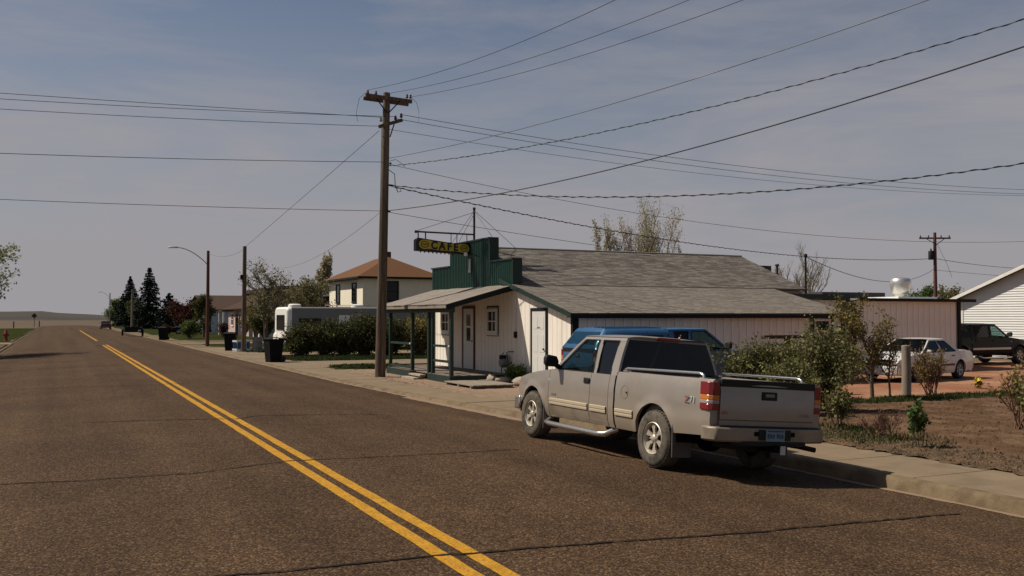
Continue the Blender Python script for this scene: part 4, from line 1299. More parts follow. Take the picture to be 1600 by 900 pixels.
    pl = MB().box(-0.155, -3.180, 0.52, 0.155, -3.171, 0.672).build('licence_plate', 'plate_blue', t, bevel=0.004)
    if hero:
        for k, (xq, wq) in enumerate(((-0.115, 0.028), (-0.072, 0.034), (-0.03, 0.026), (0.035, 0.030), (0.075, 0.024), (0.115, 0.030))):
            MB().box(xq - wq / 2, -3.1815, 0.560 + 0.004 * (k % 2), xq + wq / 2, -3.1802, 0.622 - 0.005 * (k % 3)).build('plate_character', 'plate_ink', pl)
        MB().box(-0.13, -3.1815, 0.645, 0.13, -3.1802, 0.662).build('plate_band', 'plate_ink', pl)
    for s in (-1, 1):
        MB().box(s * 0.28 - 0.05, -3.168, 0.585, s * 0.28 + 0.05, -3.155, 0.64).build('bumper_slot', 'chassis', bmp)
    # running gear
    MB().box(-0.62, -2.9, 0.46, 0.62, 2.6, 0.58).build('chassis', 'chassis', t)
    for c in (RW, FW):
        m = MB(); rows = []
        for k in range(13):
            a = math.pi * k / 12
            rows.append([(x, c + 0.50 * math.cos(a), 0.40 + 0.50 * math.sin(a)) for x in (-0.93, -0.62)])
        m.grid(rows); m.build('wheel_well', 'chassis', t)
        m = MB(); rows = [[(-x, y, z) for x, y, z in r] for r in rows]
        m.grid(rows); m.build('wheel_well', 'chassis', t)
        MB().tube([(-0.75, c, 0.39), (0.75, c, 0.39)], 0.055, 8).build('axle', 'chassis', t)
    MB().lathe([(0, -0.14), (0.13, -0.13), (0.16, -0.06), (0.16, 0.06), (0.13, 0.13), (0, 0.14)], (0.0, RW, 0.39), 'x', 16).build('differential', 'chassis', t, smooth=50)
    MB().lathe([(0.20, -0.10), (0.36, -0.11), (0.385, -0.06), (0.385, 0.06), (0.36, 0.10), (0.20, 0.10), (0, 0.05)], (0.0, -2.48, 0.47), 'z', 26).build('spare_wheel', 'rubber', t, smooth=50)
    if hero:
        MB().bar((0, -2.9, 0.43), (0, -3.22, 0.43), 0.09, 0.09).build('hitch', 'chassis', t)
        MB().box(0.05, -3.23, 0.36, 0.13, -3.222, 0.47).build('hitch_tag', 'decal_silver', t)
        MB().tube([(0.72, -2.2, 0.42), (0.78, -2.75, 0.42), (0.86, -2.98, 0.40)], 0.035, 10, cap=False).build('exhaust_pipe', 'rust_dark', t, smooth=50)
        for s in (-1, 1):
            m = MB().tube([(s * 0.845, cb - 0.10, 1.26), (s * 0.865, cb - 0.11, 1.295), (s * 0.865, cb - 0.18, 1.315), (s * 0.825, -2.62, 1.335), (s * 0.825, -2.70, 1.315), (s * 0.825, -2.72, 1.27)], 0.019, 10)
            m.build('bed_rail', 'chrome', t, smooth=50)
            for yy in (cb - 0.10, -2.72):
                MB().box(s * 0.83 - 0.035, yy - 0.05, 1.262, s * 0.83 + 0.035, yy + 0.05, 1.283).build('rail_foot', 'chrome', t)
            # bed decal: red letter and pale digits
            rot = Matrix.Rotation(-math.pi / 2 * 1 if s < 0 else math.pi / 2, 4, 'Z') @ Matrix.Rotation(math.pi / 2, 4, 'X')
            dy = -0.065 if s > 0 else 0.065
            text_mesh('decal_letter', 'Z', 0.125, 'decal_red', t, Matrix.Translation((s * (Wf(-2.60 + dy + 0.06, 0.985) + 0.006), -2.60 + dy, 0.985)) @ rot, 0.002, 1.25)
            text_mesh('decal_digits', '71', 0.115, 'decal_silver', t, Matrix.Translation((s * (Wf(-2.60 - dy * 0.75 + 0.06, 0.985) + 0.006), -2.60 - dy * 0.75, 0.985)) @ rot, 0.002, 1.0)
        # fuel door ring on the left bed side
        yf, zf = -1.06, 0.97
        pts = [(-(Wf(yf + 0.095 * math.cos(a), zf + 0.095 * math.sin(a)) + 0.001), yf + 0.095 * math.cos(a), zf + 0.095 * math.sin(a)) for a in [2 * math.pi * k / 28 for k in range(29)]]
        MB().tube(pts, 0.0025, 4, cap=False).build('fuel_door_seam', 'mudflap', t)
        MB().lathe([(0, -0.012), (0.014, -0.010), (0.014, 0.0)], (-Wf(yf, zf), yf - 0.055, zf), 'x', 10).build('fuel_lock', 'black_plastic', t)
        text_mesh('tailgate_badge', 'SIERRA', 0.055, 'meter_grey', tg, Matrix.Translation((0.60, -3.019, 0.85)) @ Matrix.Rotation(math.pi / 2, 4, 'X'), 0.002, 1.15)
        MB().extrude([(-0.70 + 0.05 * math.cos(a), -3.016, 0.86 + 0.02 * math.sin(a)) for a in [2 * math.pi * k / 16 for k in range(16)]], (0, -0.006, 0)).build('tailgate_emblem', 'decal_red', tg)
        MB().box(-Wf(1.1, 0.79) - 0.006, 1.02, 0.775, -Wf(1.1, 0.79) + 0.002, 1.17, 0.805).build('door_badge', 'meter_grey', t)
        # rub of dust and panel press lines on the tailgate
        # bug deflector and aerial
        MB().extrude([(-0.72, 2.66, 0.99), (0.72, 2.66, 0.99), (0.70, 2.72, 1.07), (-0.70, 2.72, 1.07)], (0, 0.008, 0)).build('hood_deflector', 'black_plastic', t)
        MB().tube([(0.86, 1.30, 1.17), (0.88, 1.24, 1.95)], 0.003, 5).build('aerial', 'black_plastic', t)
    if topper:
        rows = []
        m = MB()
        prof = lambda e: [(-0.94, 1.27), (-0.93, 1.33), (-0.84, 1.66), (-0.78, 1.75), (-0.66, 1.795), (0, 1.825), (0.66, 1.795), (0.78, 1.75), (0.84, 1.66), (0.93, 1.33), (0.94, 1.27)]
        ysn = [(-2.98, 0.0), (-2.90, 0.35), (-2.62, 1.0), (-2.2, 1.0), (cb + 0.0, 1.0)]
        for y, k in ysn:
            rows.append([(x, y, 1.27 + (z - 1.27) * (k if k < 1 else 1)) for x, z in prof(0)])
        m.grid(rows)
        sh = m.build('topper', paint, t, smooth=40)
        for xx in (-0.6, -0.4, -0.2, 0.0, 0.2, 0.4, 0.6):
            zz = lerp([(0, 1.825), (0.66, 1.795)], abs(xx))
            MB().box(xx - 0.035, -2.56, zz - 0.01, xx + 0.035, cb - 0.05, zz + 0.018).build('roof_rib', paint, sh, bevel=0.008)
        MB().extrude([(-0.72, -2.925, 1.40), (0.72, -2.925, 1.40), (0.66, -2.70, 1.70), (-0.66, -2.70, 1.70)], (0, -0.02, 0.012)).build('rear_window', 'glass_light', sh)
        for s in (-1, 1):
            MB().extrude([(s * 0.925, -2.5, 1.38), (s * 0.925, cb - 0.15, 1.38), (s * 0.855, cb - 0.15, 1.62), (s * 0.855, -2.4, 1.62)], (s * 0.012, 0, 0)).build('side_window', 'glass_tint', sh)
    wheel_set(t, ((-0.845, RW), (-0.845, FW), (0.845, RW), (0.845, FW)), 0.395, 0.26, 'alloy', tyre, wheel_rim)
    return t

def sedan(name, label, loc, rz, paint, roll=0.0):
    t = thing(name, label, 'car', loc, rz, world=False)
    t.rotation_euler = (0, roll, rz)
    RW, FW = -1.34, 1.38
    def Wf(y, z):
        w = lerp([(0.20, 0.80), (0.32, 0.845), (0.55, 0.87), (0.70, 0.865), (0.92, 0.815)], z)
        if y > 1.4:
            w -= 0.10 * sst(1.4, 2.35, y) + 0.06 * sst(2.1, 2.36, y)
        if y < -1.6:
            w -= 0.07 * sst(1.6, 2.4, -y)
        return w + sum(0.012 * (1 - sst(0.36, 0.46, math.hypot(y - c, z - 0.31))) for c in (RW, FW))
    TOP = [(-2.36, 0.80), (-2.30, 0.90), (-2.18, 0.945), (-1.45, 0.955), (-1.0, 0.93), (0.9, 0.915), (1.5, 0.87), (2.0, 0.79), (2.25, 0.71), (2.34, 0.62)]
    S = dict(top=lambda y: lerp(TOP, y), bot=arch_bot([(-2.36, 0.34), (-1.8, 0.24), (1.8, 0.21), (2.34, 0.28)], (RW, FW), 0.365, 0.31), W=Wf, wheels=(RW, FW), R=0.365)
    for s in (-1, 1):
        side_sheet('fender', 0.93, 2.33, s, S, paint, t)
        for a, b in ((-0.24, 0.92), (-1.02, -0.25)):
            d = side_sheet('door', a, b, s, S, paint, t)
            yh = a + 0.14; xx = s * (Wf(yh, 0.80) + 0.004)
            MB().box(min(xx, xx + s * 0.02), yh - 0.08, 0.78, max(xx, xx + s * 0.02), yh + 0.06, 0.82).build('handle', 'black_plastic', d, bevel=0.006)
        side_sheet('quarter_panel', -2.35, -1.03, s, S, paint, t)
        m = MB(); rows = []
        for i in range(30):
            y = -0.95 + 1.83 * i / 29
            rows.append([(s * (Wf(y, z) + o), y, z) for z, o in ((0.47, 0), (0.48, 0.014), (0.53, 0.014), (0.54, 0))])
        m.grid(rows); m.build('side_moulding', 'mudflap', t, smooth=40)
        MB().extrude([(s * 0.83, 0.70, 0.93), (s * 0.98, 0.70, 0.94), (s * 0.99, 0.71, 1.02), (s * 0.86, 0.71, 1.03)], (0, 0.09, 0)).build('mirror', paint, t, bevel=0.015)
        MB().extrude([(s * 0.38, 2.335, 0.555), (s * 0.66, 2.27, 0.555), (s * 0.73, 2.13, 0.56), (s * 0.72, 2.13, 0.65), (s * 0.64, 2.25, 0.665), (s * 0.38, 2.315, 0.66)], (0, -0.05, 0)).build('headlight', 'lens_clear', t, bevel=0.008)
        MB().extrude([(s * 0.36, -2.375, 0.66), (s * 0.74, -2.33, 0.66), (s * 0.79, -2.20, 0.66), (s * 0.79, -2.20, 0.80), (s * 0.74, -2.31, 0.80), (s * 0.36, -2.355, 0.80)], (0, 0.06, 0)).build('tail_light', 'lens_red', t, bevel=0.008)
    top_sheet('hood', 0.86, 2.28, S, paint, t, crown=0.055, inset=0.04)
    top_sheet('trunk_lid', -2.29, -1.32, S, paint, t, crown=0.03, inset=0.04)
    MB().box(-0.36, 2.30, 0.55, 0.36, 2.335, 0.655).build('grille', 'black_plastic', t, bevel=0.01)
    for nm, yy, sg in (('front_bumper', 2.18, 1), ('rear_bumper', -2.20, -1)):
        MB().extrude([(-0.80, yy - sg * 0.18, 0.24), (-0.78, yy + sg * 0.10, 0.24), (-0.45, yy + sg * 0.235, 0.24), (0.45, yy + sg * 0.235, 0.24), (0.78, yy + sg * 0.10, 0.24), (0.80, yy - sg * 0.18, 0.24)], (0, 0, 0.29)).build(nm, paint, t, bevel=0.04)
    m = MB(); rows = []
    for z in (0.5, 0.62, 0.72, 0.80):
        rows.append([(0.74 * q, -2.335 - 0.03 * (1 - q * q), z) for q in [2 * k / 8 - 1 for k in range(9)]])
    m.grid(rows); m.build('rear_panel', paint, t, smooth=50)
    Wg = lambda z: lerp([(0.90, 0.80), (1.12, 0.715), (1.345, 0.585)], z)
    G = dict(zb=0.915, zt=1.335, Wg=Wg, ab=1.0, at=0.22, cb=-1.52, ct=-0.80, cw=0.12, cwb=0.30, bp=[(-0.25, -0.20, 0.08)], crown=0.05, pw=0.06)
    greenhouse(t, G, paint, ('glass_tint', 'glass_tint'), 'glass_light', 'glass_tint')
    MB().box(-0.76, -2.1, 0.22, 0.76, 2.1, 0.40).build('floor_pan', 'chassis', t)
    MB().box(-0.70, -1.5, 0.40, 0.70, 0.9, 0.62).build('seat_bench', 'interior', t)
    for sx in (-0.36, 0.36):
        MB().extrude([(sx - 0.22, -0.10, 0.60), (sx - 0.22, -0.30, 1.12), (sx - 0.22, -0.40, 1.12), (sx - 0.22, -0.24, 0.60)], (0.44, 0, 0)).build('seat', 'interior', t, bevel=0.03)
    MB().box(-0.72, 0.70, 0.60, 0.72, 1.0, 0.88).build('dashboard', 'interior', t, bevel=0.03)
    for c in (RW, FW):
        for s in (-1, 1):
            m = MB(); rows = []
            for k in range(11):
                a = math.pi * k / 10
                rows.append([(s * x, c + 0.385 * math.cos(a), 0.31 + 0.385 * math.sin(a)) for x in (0.82, 0.55)])
            m.grid(rows); m.build('wheel_well', 'chassis', t)
    wheel_set(t, ((-0.755, RW), (-0.755, FW), (0.755, RW), (0.755, FW)), 0.315, 0.19, 'plain', 'rubber', 'steel_galv', 0.62)
    return t

pickup('pickup_truck', 'dusty pewter extended-cab pickup parked against the kerb', (8.31, 12.80, -0.177), 0.0, math.radians(4.2), 'paint_pewter', hero=True)
pickup('pickup_truck', 'bright blue pickup with ribbed blue topper behind the pewter pickup', (15.25, 21.65, -0.150), -math.pi / 2, 0.0, 'paint_blue', topper=True, wheel_rim='steel_galv')
pickup('pickup_truck', 'glossy black crew-cab pickup with silver side strip by the white house', (37.0, 29.6, -0.154), -math.pi / 2, 0.0, 'paint_black', crew=True, stripe='stripe_silver', tyre='rubber')
sedan('sedan_car', 'faded white sedan parked on the red scoria behind the bare shrubs', (26.15, 23.15, -0.152), math.radians(102), 'paint_white')
sedan('sedan_car', 'dark maroon car parked far up the street near the round tree', (7.4, 176, zr(7.4)), 0.0, 'paint_maroon')
sedan('sedan_car', 'dark car parked in the yard before the pale blue house', (14.6, 121, -0.15), math.radians(80), 'paint_black')
# ------------------------------------------------------------------ cafe sign on its bracket
sg = thing('cafe_sign', 'black and yellow sign reading CAFE hung over the pavement', 'sign', (13.28, 30.9, 4.2))
SY = 30.9
def sz(x): return -0.045 * (x - 11.1)          # the cabinet hangs a touch lower at the wall end
def slab(pts, y0, th):
    return MB().extrude([(x, y0, z + sz(x)) for x, z in pts], (0, th, 0))
cab = slab([(11.06, 4.22), (13.10, 4.22), (13.10, 4.62), (12.93, 4.645), (12.70, 4.60), (12.45, 4.575), (11.9, 4.615), (11.3, 4.66), (11.16, 4.67), (11.06, 4.60)], SY - 0.13, 0.26).build('cabinet', 'sign_black', sg, bevel=0.01)
for sgn in (-1, 1):
    yp = SY + sgn * 0.131 - (0.012 if sgn < 0 else 0)
    ring = []
    for k in range(13):                        # left lobe
        a = math.pi / 2 + math.pi * k / 12
        ring.append((11.36 + 0.20 * math.cos(a), 4.455 + 0.165 * math.sin(a)))
    ring += [(11.60, 4.315), (11.75, 4.295), (12.30, 4.285), (12.50, 4.30)]
    for k in range(13):
        a = -math.pi / 2 + math.pi * k / 12
        ring.append((12.84 + 0.19 * math.cos(a), 4.425 + 0.155 * math.sin(a)))
    ring += [(12.55, 4.555), (12.3, 4.555), (11.75, 4.585), (11.6, 4.60)]
    fp = slab(ring, yp, 0.012).build('face_panel', 'sign_yellow', sg)
    for i, ch in enumerate('CAFE'):
        x = (11.72, 12.01, 12.28, 12.52)[i]
        xx = x if sgn < 0 else 24.16 - x
        rot = Matrix.Rotation(math.pi / 2, 4, 'X') if sgn < 0 else Matrix.Rotation(math.pi, 4, 'Z') @ Matrix.Rotation(math.pi / 2, 4, 'X')
        text_mesh('letter', ch, 0.37, 'sign_black', fp, Matrix.Translation((xx - ORIG[sg.name][0], yp + (0.012 if sgn > 0 else 0) + sgn * 0.006 - ORIG[sg.name][1], 4.435 + sz(xx) - ORIG[sg.name][2])) @ rot, 0.006, 0.92, 0.014)
    for cx, cz, rx, rz_ in ((11.37, 4.455, 0.135, 0.105), (12.83, 4.425, 0.125, 0.10)):
        ys_ = yp + (0.016 if sgn > 0 else -0.004)
        MB().tube([(cx + rx * math.cos(a), ys_, cz + rz_ * math.sin(a) + sz(cx)) for a in [2 * math.pi * k / 28 for k in range(29)]], 0.011, 6, cap=False).build('oval_ring', 'sign_black', fp, smooth=60)
        r_ = random.Random(3)
        pts = [(cx - 0.09 + 0.18 * k / 9, ys_, cz + (0.035 if k % 2 else -0.035) * r_.uniform(0.5, 1.2) + sz(cx)) for k in range(10)]
        MB().tube(pts, 0.010, 5).build('oval_script', 'sign_black', fp, smooth=60)
for i in range(9):
    x = 11.25 + i * 0.15
    MB().tube([(x, SY - 0.05, 4.225 + sz(x)), (x, SY - 0.05, 4.17 + sz(x))], 0.022, 8).build('tube_socket', 'sign_black', sg, smooth=60)
MB().tube([(13.28, SY, 4.3), (13.28, SY, 5.80)], 0.04, 10).build('mast', 'rust_dark', sg, smooth=60)
MB().lathe([(0, 0.03), (0.055, 0.02), (0.055, -0.05), (0, -0.06)], (13.28, SY, 5.80), n=10).build('mast_cap', 'rust_dark', sg, smooth=60)
MB().tube([(13.28, SY, 4.86), (11.10, SY, 4.885)], 0.03, 8).build('bracket_arm', 'rust_dark', sg, smooth=60)
MB().lathe([(0, 0.04), (0.05, 0.03), (0.05, -0.05), (0, -0.06)], (11.10, SY, 4.89), n=8).build('arm_end', 'rust_dark', sg, smooth=60)
for x in (11.18, 11.45, 12.40, 12.62, 13.0):
    MB().tube([(x, SY, 4.87), (x, SY, 4.55 + sz(x))], 0.014 if x > 11.6 else 0.022, 6).build('hanger', 'rust_dark', sg)
for a, b in (((13.27, SY, 5.65), (11.15, SY, 4.92)), ((13.28, SY, 5.7), (13.0, 32.4, 4.6)), ((13.28, SY, 5.7), (13.3, 29.3, 4.6)), ((13.3, SY, 5.7), (14.9, SY, 4.44)), ((13.28, SY, 5.6), (12.75, SY + 0.1, 4.6))):
    MB().tube([a, b], 0.008, 5).build('stay_cable', 'wire_black', sg)

# ------------------------------------------------------------------ utility poles
def insulator(m, p, s=1.0):
    m.lathe([(0, 0.0), (0.022 * s, 0.0), (0.05 * s, 0.03 * s), (0.05 * s, 0.06 * s), (0.035 * s, 0.08 * s), (0.045 * s, 0.11 * s), (0.02 * s, 0.15 * s), (0, 0.155 * s)], p, n=10)
up = thing('utility_pole', 'tall weathered wooden utility pole with crossarm in front of the cafe porch', 'utility pole', (10.06, 31.6, -0.2))
pp = [(10.06 + 0.2 * t, 31.6, -0.2 + 9.95 * t) for t in [i / 10 for i in range(11)]]
MB().tube(pp, [0.185 - 0.065 * i / 10 for i in range(11)], 16).build('pole', 'wood_pole', up, smooth=60)
px = lambda z: 10.06 + 0.2 * (z + 0.2) / 9.95
MB().bar((9.45, 31.45, 9.56), (11.13, 31.45, 9.50), 0.10, 0.13).build('crossarm', 'wood_pole', up, bevel=0.008)
MB().bar((9.47, 31.76, 9.52), (11.11, 31.76, 9.46), 0.09, 0.12).build('crossarm', 'wood_pole', up, bevel=0.008)
for s in (-1, 1):
    MB().bar((px(9) + s * 0.03, 31.44, 9.02), (px(9.5) + s * 0.42, 31.40, 9.46), 0.012, 0.04).build('arm_brace', 'dark_trim', up)
for x in (9.53, 9.82, 10.95, 11.08):
    m = MB(); insulator(m, (x, 31.45, 9.60)); m.build('insulator', 'porcelain', up, smooth=50)
m = MB().bar((px(8.7) - 0.30, 31.5, 8.52), (10.80, 31.5, 8.83), 0.10, 0.11); m.build('side_arm', 'wood_pole', up, bevel=0.008)
for x, z in ((10.02, 8.70), (10.55, 8.80), (10.76, 8.90)):
    m = MB(); insulator(m, (x, 31.5, z), 1.1); m.build('insulator', 'glass_clear_ins' if x < 10.1 else 'porcelain', up, smooth=50)
MB().bar((px(8.3) + 0.12, 31.5, 8.2), (10.52, 31.5, 8.72), 0.012, 0.04).build('arm_brace', 'dark_trim', up)
MB().tube([(9.55, 31.45, 9.72), (9.25, 31.5, 9.45), (9.17, 31.6, 8.95), (9.22, 31.6, 8.66)], 0.007, 5).build('jumper_wire', 'wire_black', up)
MB().tube([(11.08, 31.45, 9.66), (11.32, 31.5, 9.50), (11.45, 31.6, 9.2), (11.44, 31.6, 8.85)], 0.007, 5).build('jumper_wire', 'wire_black', up)
MB().tube([(10.33, 31.5, 7.35), (10.55, 31.45, 7.42), (10.75, 31.45, 7.3), (10.9, 31.5, 7.2)], 0.008, 5).build('jumper_wire', 'wire_black', up)
MB().tube([(10.31, 31.5, 7.05), (10.5, 31.42, 6.9), (10.52, 31.42, 6.5), (10.62, 31.42, 6.28), (10.74, 31.45, 6.32), (10.75, 31.5, 6.45)], 0.014, 6).build('drip_loop', 'wire_black', up)
MB().tube([(10.02, 31.42, 8.5), (9.95, 31.41, 3.0), (9.93, 31.41, 0.0)], 0.009, 5).build('ground_wire', 'wire_grey', up)
for z in (7.28, 6.52, 5.6):
    MB().lathe([(0.02, -0.03), (0.05, 0), (0.02, 0.03)], (px(z) + 0.16, 31.5, z), n=8).build('wire_clamp', 'dark_trim', up, smooth=50)

bp_ = thing('utility_pole', 'distant reddish utility pole with transformer behind the annex', 'utility pole', (61.0, 52.0, -0.2))
MB().tube([(60.98, 52, -0.2), (61.0, 52, 8.45)], [0.17, 0.11], 12).build('pole', 'wood_red', bp_, smooth=60)
MB().bar((60.0, 52.6, 8.02), (62.0, 51.4, 8.0), 0.10, 0.12).build('crossarm', 'wood_pole', bp_)
for f in (0.04, 0.3, 0.7, 0.96):
    m = MB(); insulator(m, (60.0 + 2 * f, 52.6 - 1.2 * f, 8.07), 1.2); m.build('insulator', 'porcelain', bp_, smooth=50)
for s in (-1, 1):
    MB().bar((61.0, 51.85, 7.5), (61.0 + s * 0.6, 51.95 - s * 0.3, 7.95), 0.02, 0.05).build('arm_brace', 'dark_trim', bp_)
MB().lathe([(0, 0), (0.19, 0.0), (0.2, 0.1), (0.2, 0.62), (0.17, 0.68), (0.06, 0.7), (0.05, 0.85), (0, 0.86)], (60.68, 52.1, 6.35), n=16).build('transformer', 'black_plastic', bp_, smooth=40)
for z in (5.75, 5.55):
    m = MB(); insulator(m, (60.84, 51.95, z), 1.0); m.build('insulator', 'porcelain', bp_, smooth=50)
MB().tube([(61.1, 51.9, 7.6), (61.7, 51.6, 6.2), (62.1, 51.4, 5.0)], 0.012, 5).build('guy_wire', 'wire_black', bp_)

sp = thing('utility_pole', 'short bare dark utility pole beside a bin up the street', 'utility pole', (10.0, 57.9, -0.2))
MB().tube([(10.0, 57.9, -0.2), (10.02, 57.9, 6.15)], [0.15, 0.11], 12).build('pole', 'wood_pole', sp, smooth=60)
MB().box(9.78, 57.8, 4.15, 9.9, 57.95, 4.45).build('junction_box', 'dark_trim', sp)
dp = thing('utility_pole', 'distant pale pole standing before the spruces', 'utility pole', (10.6, 161, -0.2))
MB().tube([(10.6, 161, -0.2), (10.6, 161, 6.2)], [0.19, 0.13], 10).build('pole', 'wood_grey', dp, smooth=60)
MB().bar((9.9, 161, 5.9), (11.4, 161, 5.9), 0.1, 0.1).build('crossarm', 'wood_grey', dp)

def street_lamp(label, x, y, h, reach, mt='wood_red'):
    t = thing('street_lamp', label, 'street lamp', (x, y, -0.2), group='street lamps on wooden poles')
    MB().tube([(x, y, -0.2), (x, y, h)], [0.14, 0.10], 12).build('pole', mt, t, smooth=60)
    pts = []
    for k in range(11):
        f = k / 10
        pts.append((x - 0.08 - reach * f, y, h - 0.95 + 1.12 * math.sin(f * math.pi / 2) ** 0.9))
    MB().tube(pts, 0.032, 8).build('lamp_arm', 'steel_galv', t, smooth=60)
    e = pts[-1]
    m = MB()
    m.grid([[(e[0] + 0.06 - 0.62 * f, e[1] + 0.13 * w * math.sin(math.pi * min(1, 0.15 + f * 0.85)) ** 0.5 * c, e[2] + 0.07 * s - 0.02 * f) for c, s in ((-1, 0), (-0.7, 0.8), (0, 1.1), (0.7, 0.8), (1, 0), (0.7, -0.5), (0, -0.7), (-0.7, -0.5), (-1, 0))] for f, w in ((0, 0.3), (0.2, 0.8), (0.5, 1), (0.85, 1), (1.0, 0.5))])
    m.build('lamp_head', 'aluminium', t, smooth=60)
    return t
street_lamp('curved-arm street lamp on a reddish wooden pole before the pink bungalow', 9.67, 70.6, 6.67, 2.05)
street_lamp('tiny far street lamp above the round green tree', 9.8, 214, 6.9, 1.7, 'wood_grey')

# ------------------------------------------------------------------ overhead wires
def wire(label, A, M, sag=0.3, ext=1.0, r=0.011, twisted=False, name='overhead_wire', mt='wire_black', n=48):
    A = Vector(A); M = Vector(M)
    pts = []
    for i in range(n + 1):
        t = ext * i / n
        p = A + (M - A) * t
        p.z -= 4 * sag * t * (1 - t)
        pts.append(p)
    m = MB().tube(pts, r, 6)
    if twisted:
        L_ = (M - A).length * ext
        k = int(L_ / 0.06)
        hp = []
        for i in range(k + 1):
            t = ext * i / k
            p = A + (M - A) * t
            p.z -= 4 * sag * t * (1 - t)
            a = 2 * math.pi * (L_ * i / k) / 0.55
            d = (M - A).normalized(); u = d.cross(Vector((0, 0, 1))).normalized(); v = u.cross(d)
            hp.append(p + (u * math.cos(a) + v * math.sin(a)) * (r * 1.9))
        m.tube(hp, r * 0.95, 5)
    return tag(m.build(name, mt, smooth=60), label, 'wire', 'overhead wires')
wire('thin wire rising from the crossarm tip nearest the street to the top edge', (9.53, 31.45, 9.75), (11.14, 18, 9.02), 0.25, 2.2, 0.008)
wire('thin middle wire of three rising from the crossarm to the top edge', (10.26, 31.45, 9.70), (12.41, 17, 8.90), 0.25, 2.2, 0.008)
wire('thin wire rising from the crossarm tip nearest the cafe to the top edge', (11.08, 31.45, 9.66), (13.5, 16.5, 8.91), 0.25, 2.2, 0.008)
wire('uppermost thin wire crossing the street from the side arm', (10.02, 31.5, 8.86), (-9.5, 31.5, 8.36), 0.05, 2.4, 0.009)
wire('second thin wire crossing the street from the side arm', (10.55, 31.5, 8.93), (-9.5, 31.5, 8.20), 0.15, 2.4, 0.009)
wire('third thin wire crossing the street from the side arm', (10.02, 31.9, 8.62), (-9.5, 31.9, 7.98), 0.12, 2.4, 0.009)
wire('upper of two thin wires running from the side arm toward the white house', (10.76, 31.5, 9.02), (43.4, 31.6, 8.28), 0.45, 1.9, 0.010, mt='wire_grey')
wire('lower of two thin wires running from the side arm toward the white house', (10.55, 31.5, 8.86), (43.4, 31.6, 8.07), 0.50, 1.9, 0.010, mt='wire_grey')
wire('faint third wire running from the side arm toward the white house', (10.1, 31.8, 8.55), (43.4, 31.9, 8.02), 0.50, 1.9, 0.008, mt='wire_grey')
wire('thin wire crossing the street at the middle of the pole', (10.12, 31.45, 7.30), (-9.5, 31.5, 6.55), 0.12, 2.4, 0.010)
wire('thin wire leaving mid-pole toward the bare tree on the right', (10.3, 31.5, 7.25), (36.6, 31.6, 5.45), 0.55, 2.0, 0.009, mt='wire_grey')
wire('lowest wire crossing the street from the pole', (10.10, 31.45, 5.60), (-9.5, 31.5, 5.40), 0.10, 2.4, 0.009)
wire('lowest wire sloping from the pole over the cafe ridge', (10.25, 31.5, 5.58), (18.7, 31.6, 4.70), 0.03, 2.0, 0.009)
wire('pale thin wire climbing steeply right from mid-pole', (10.3, 31.5, 7.45), (15.15, 13, 8.09), 0.30, 2.0, 0.010, mt='wire_grey')
wire('dashed-looking twisted cable climbing right across the sky', (10.3, 31.5, 7.18), (16.5, 12, 7.60), 0.42, 1.8, 0.0085, True)
wire('thick smooth black cable climbing right across the sky', (10.25, 31.5, 5.62), (15.18, 11, 6.67), 0.42, 1.8, 0.015)
wire('thick twisted cable sagging then rising to the right edge', (10.3, 31.5, 6.52), (21.97, 16, 5.82), 0.62, 1.7, 0.0115, True)
wire('long twisted cable sagging from the pole to the distant transformer pole', (10.3, 31.5, 6.50), (60.9, 52, 6.45), 0.95, 1.0, 0.0125, True)
wire('cable continuing past the distant transformer pole', (60.9, 52, 6.45), (100, 66, 7.4), 0.5, 1.0, 0.020)
wire('slanting guy wire from pole top to the short bare pole', (9.98, 31.55, 8.40), (10.02, 57.8, 6.10), 0.02, 1.0, 0.009, name='guy_wire')
wire('faint guy wire sloping from the pole toward the budding tree', (10.02, 31.6, 5.55), (13.2, 64, 5.2), 0.5, 1.0, 0.007, name='guy_wire', mt='wire_grey')
wire('thin wire linking the short pole to the street lamp', (10.02, 57.9, 6.0), (9.67, 70.6, 6.5), 0.35, 1.0, 0.008, mt='wire_grey')
wire('service cable from the annex mast to the distant transformer pole', (25.85, 28.0, 4.25), (60.9, 51.9, 5.7), 1.0, 1.0, 0.014)
wire('thin service cable from the transformer pole behind the gabled house', (60.9, 51.9, 5.55), (110, 56, 6.0), 0.6, 1.0, 0.014)

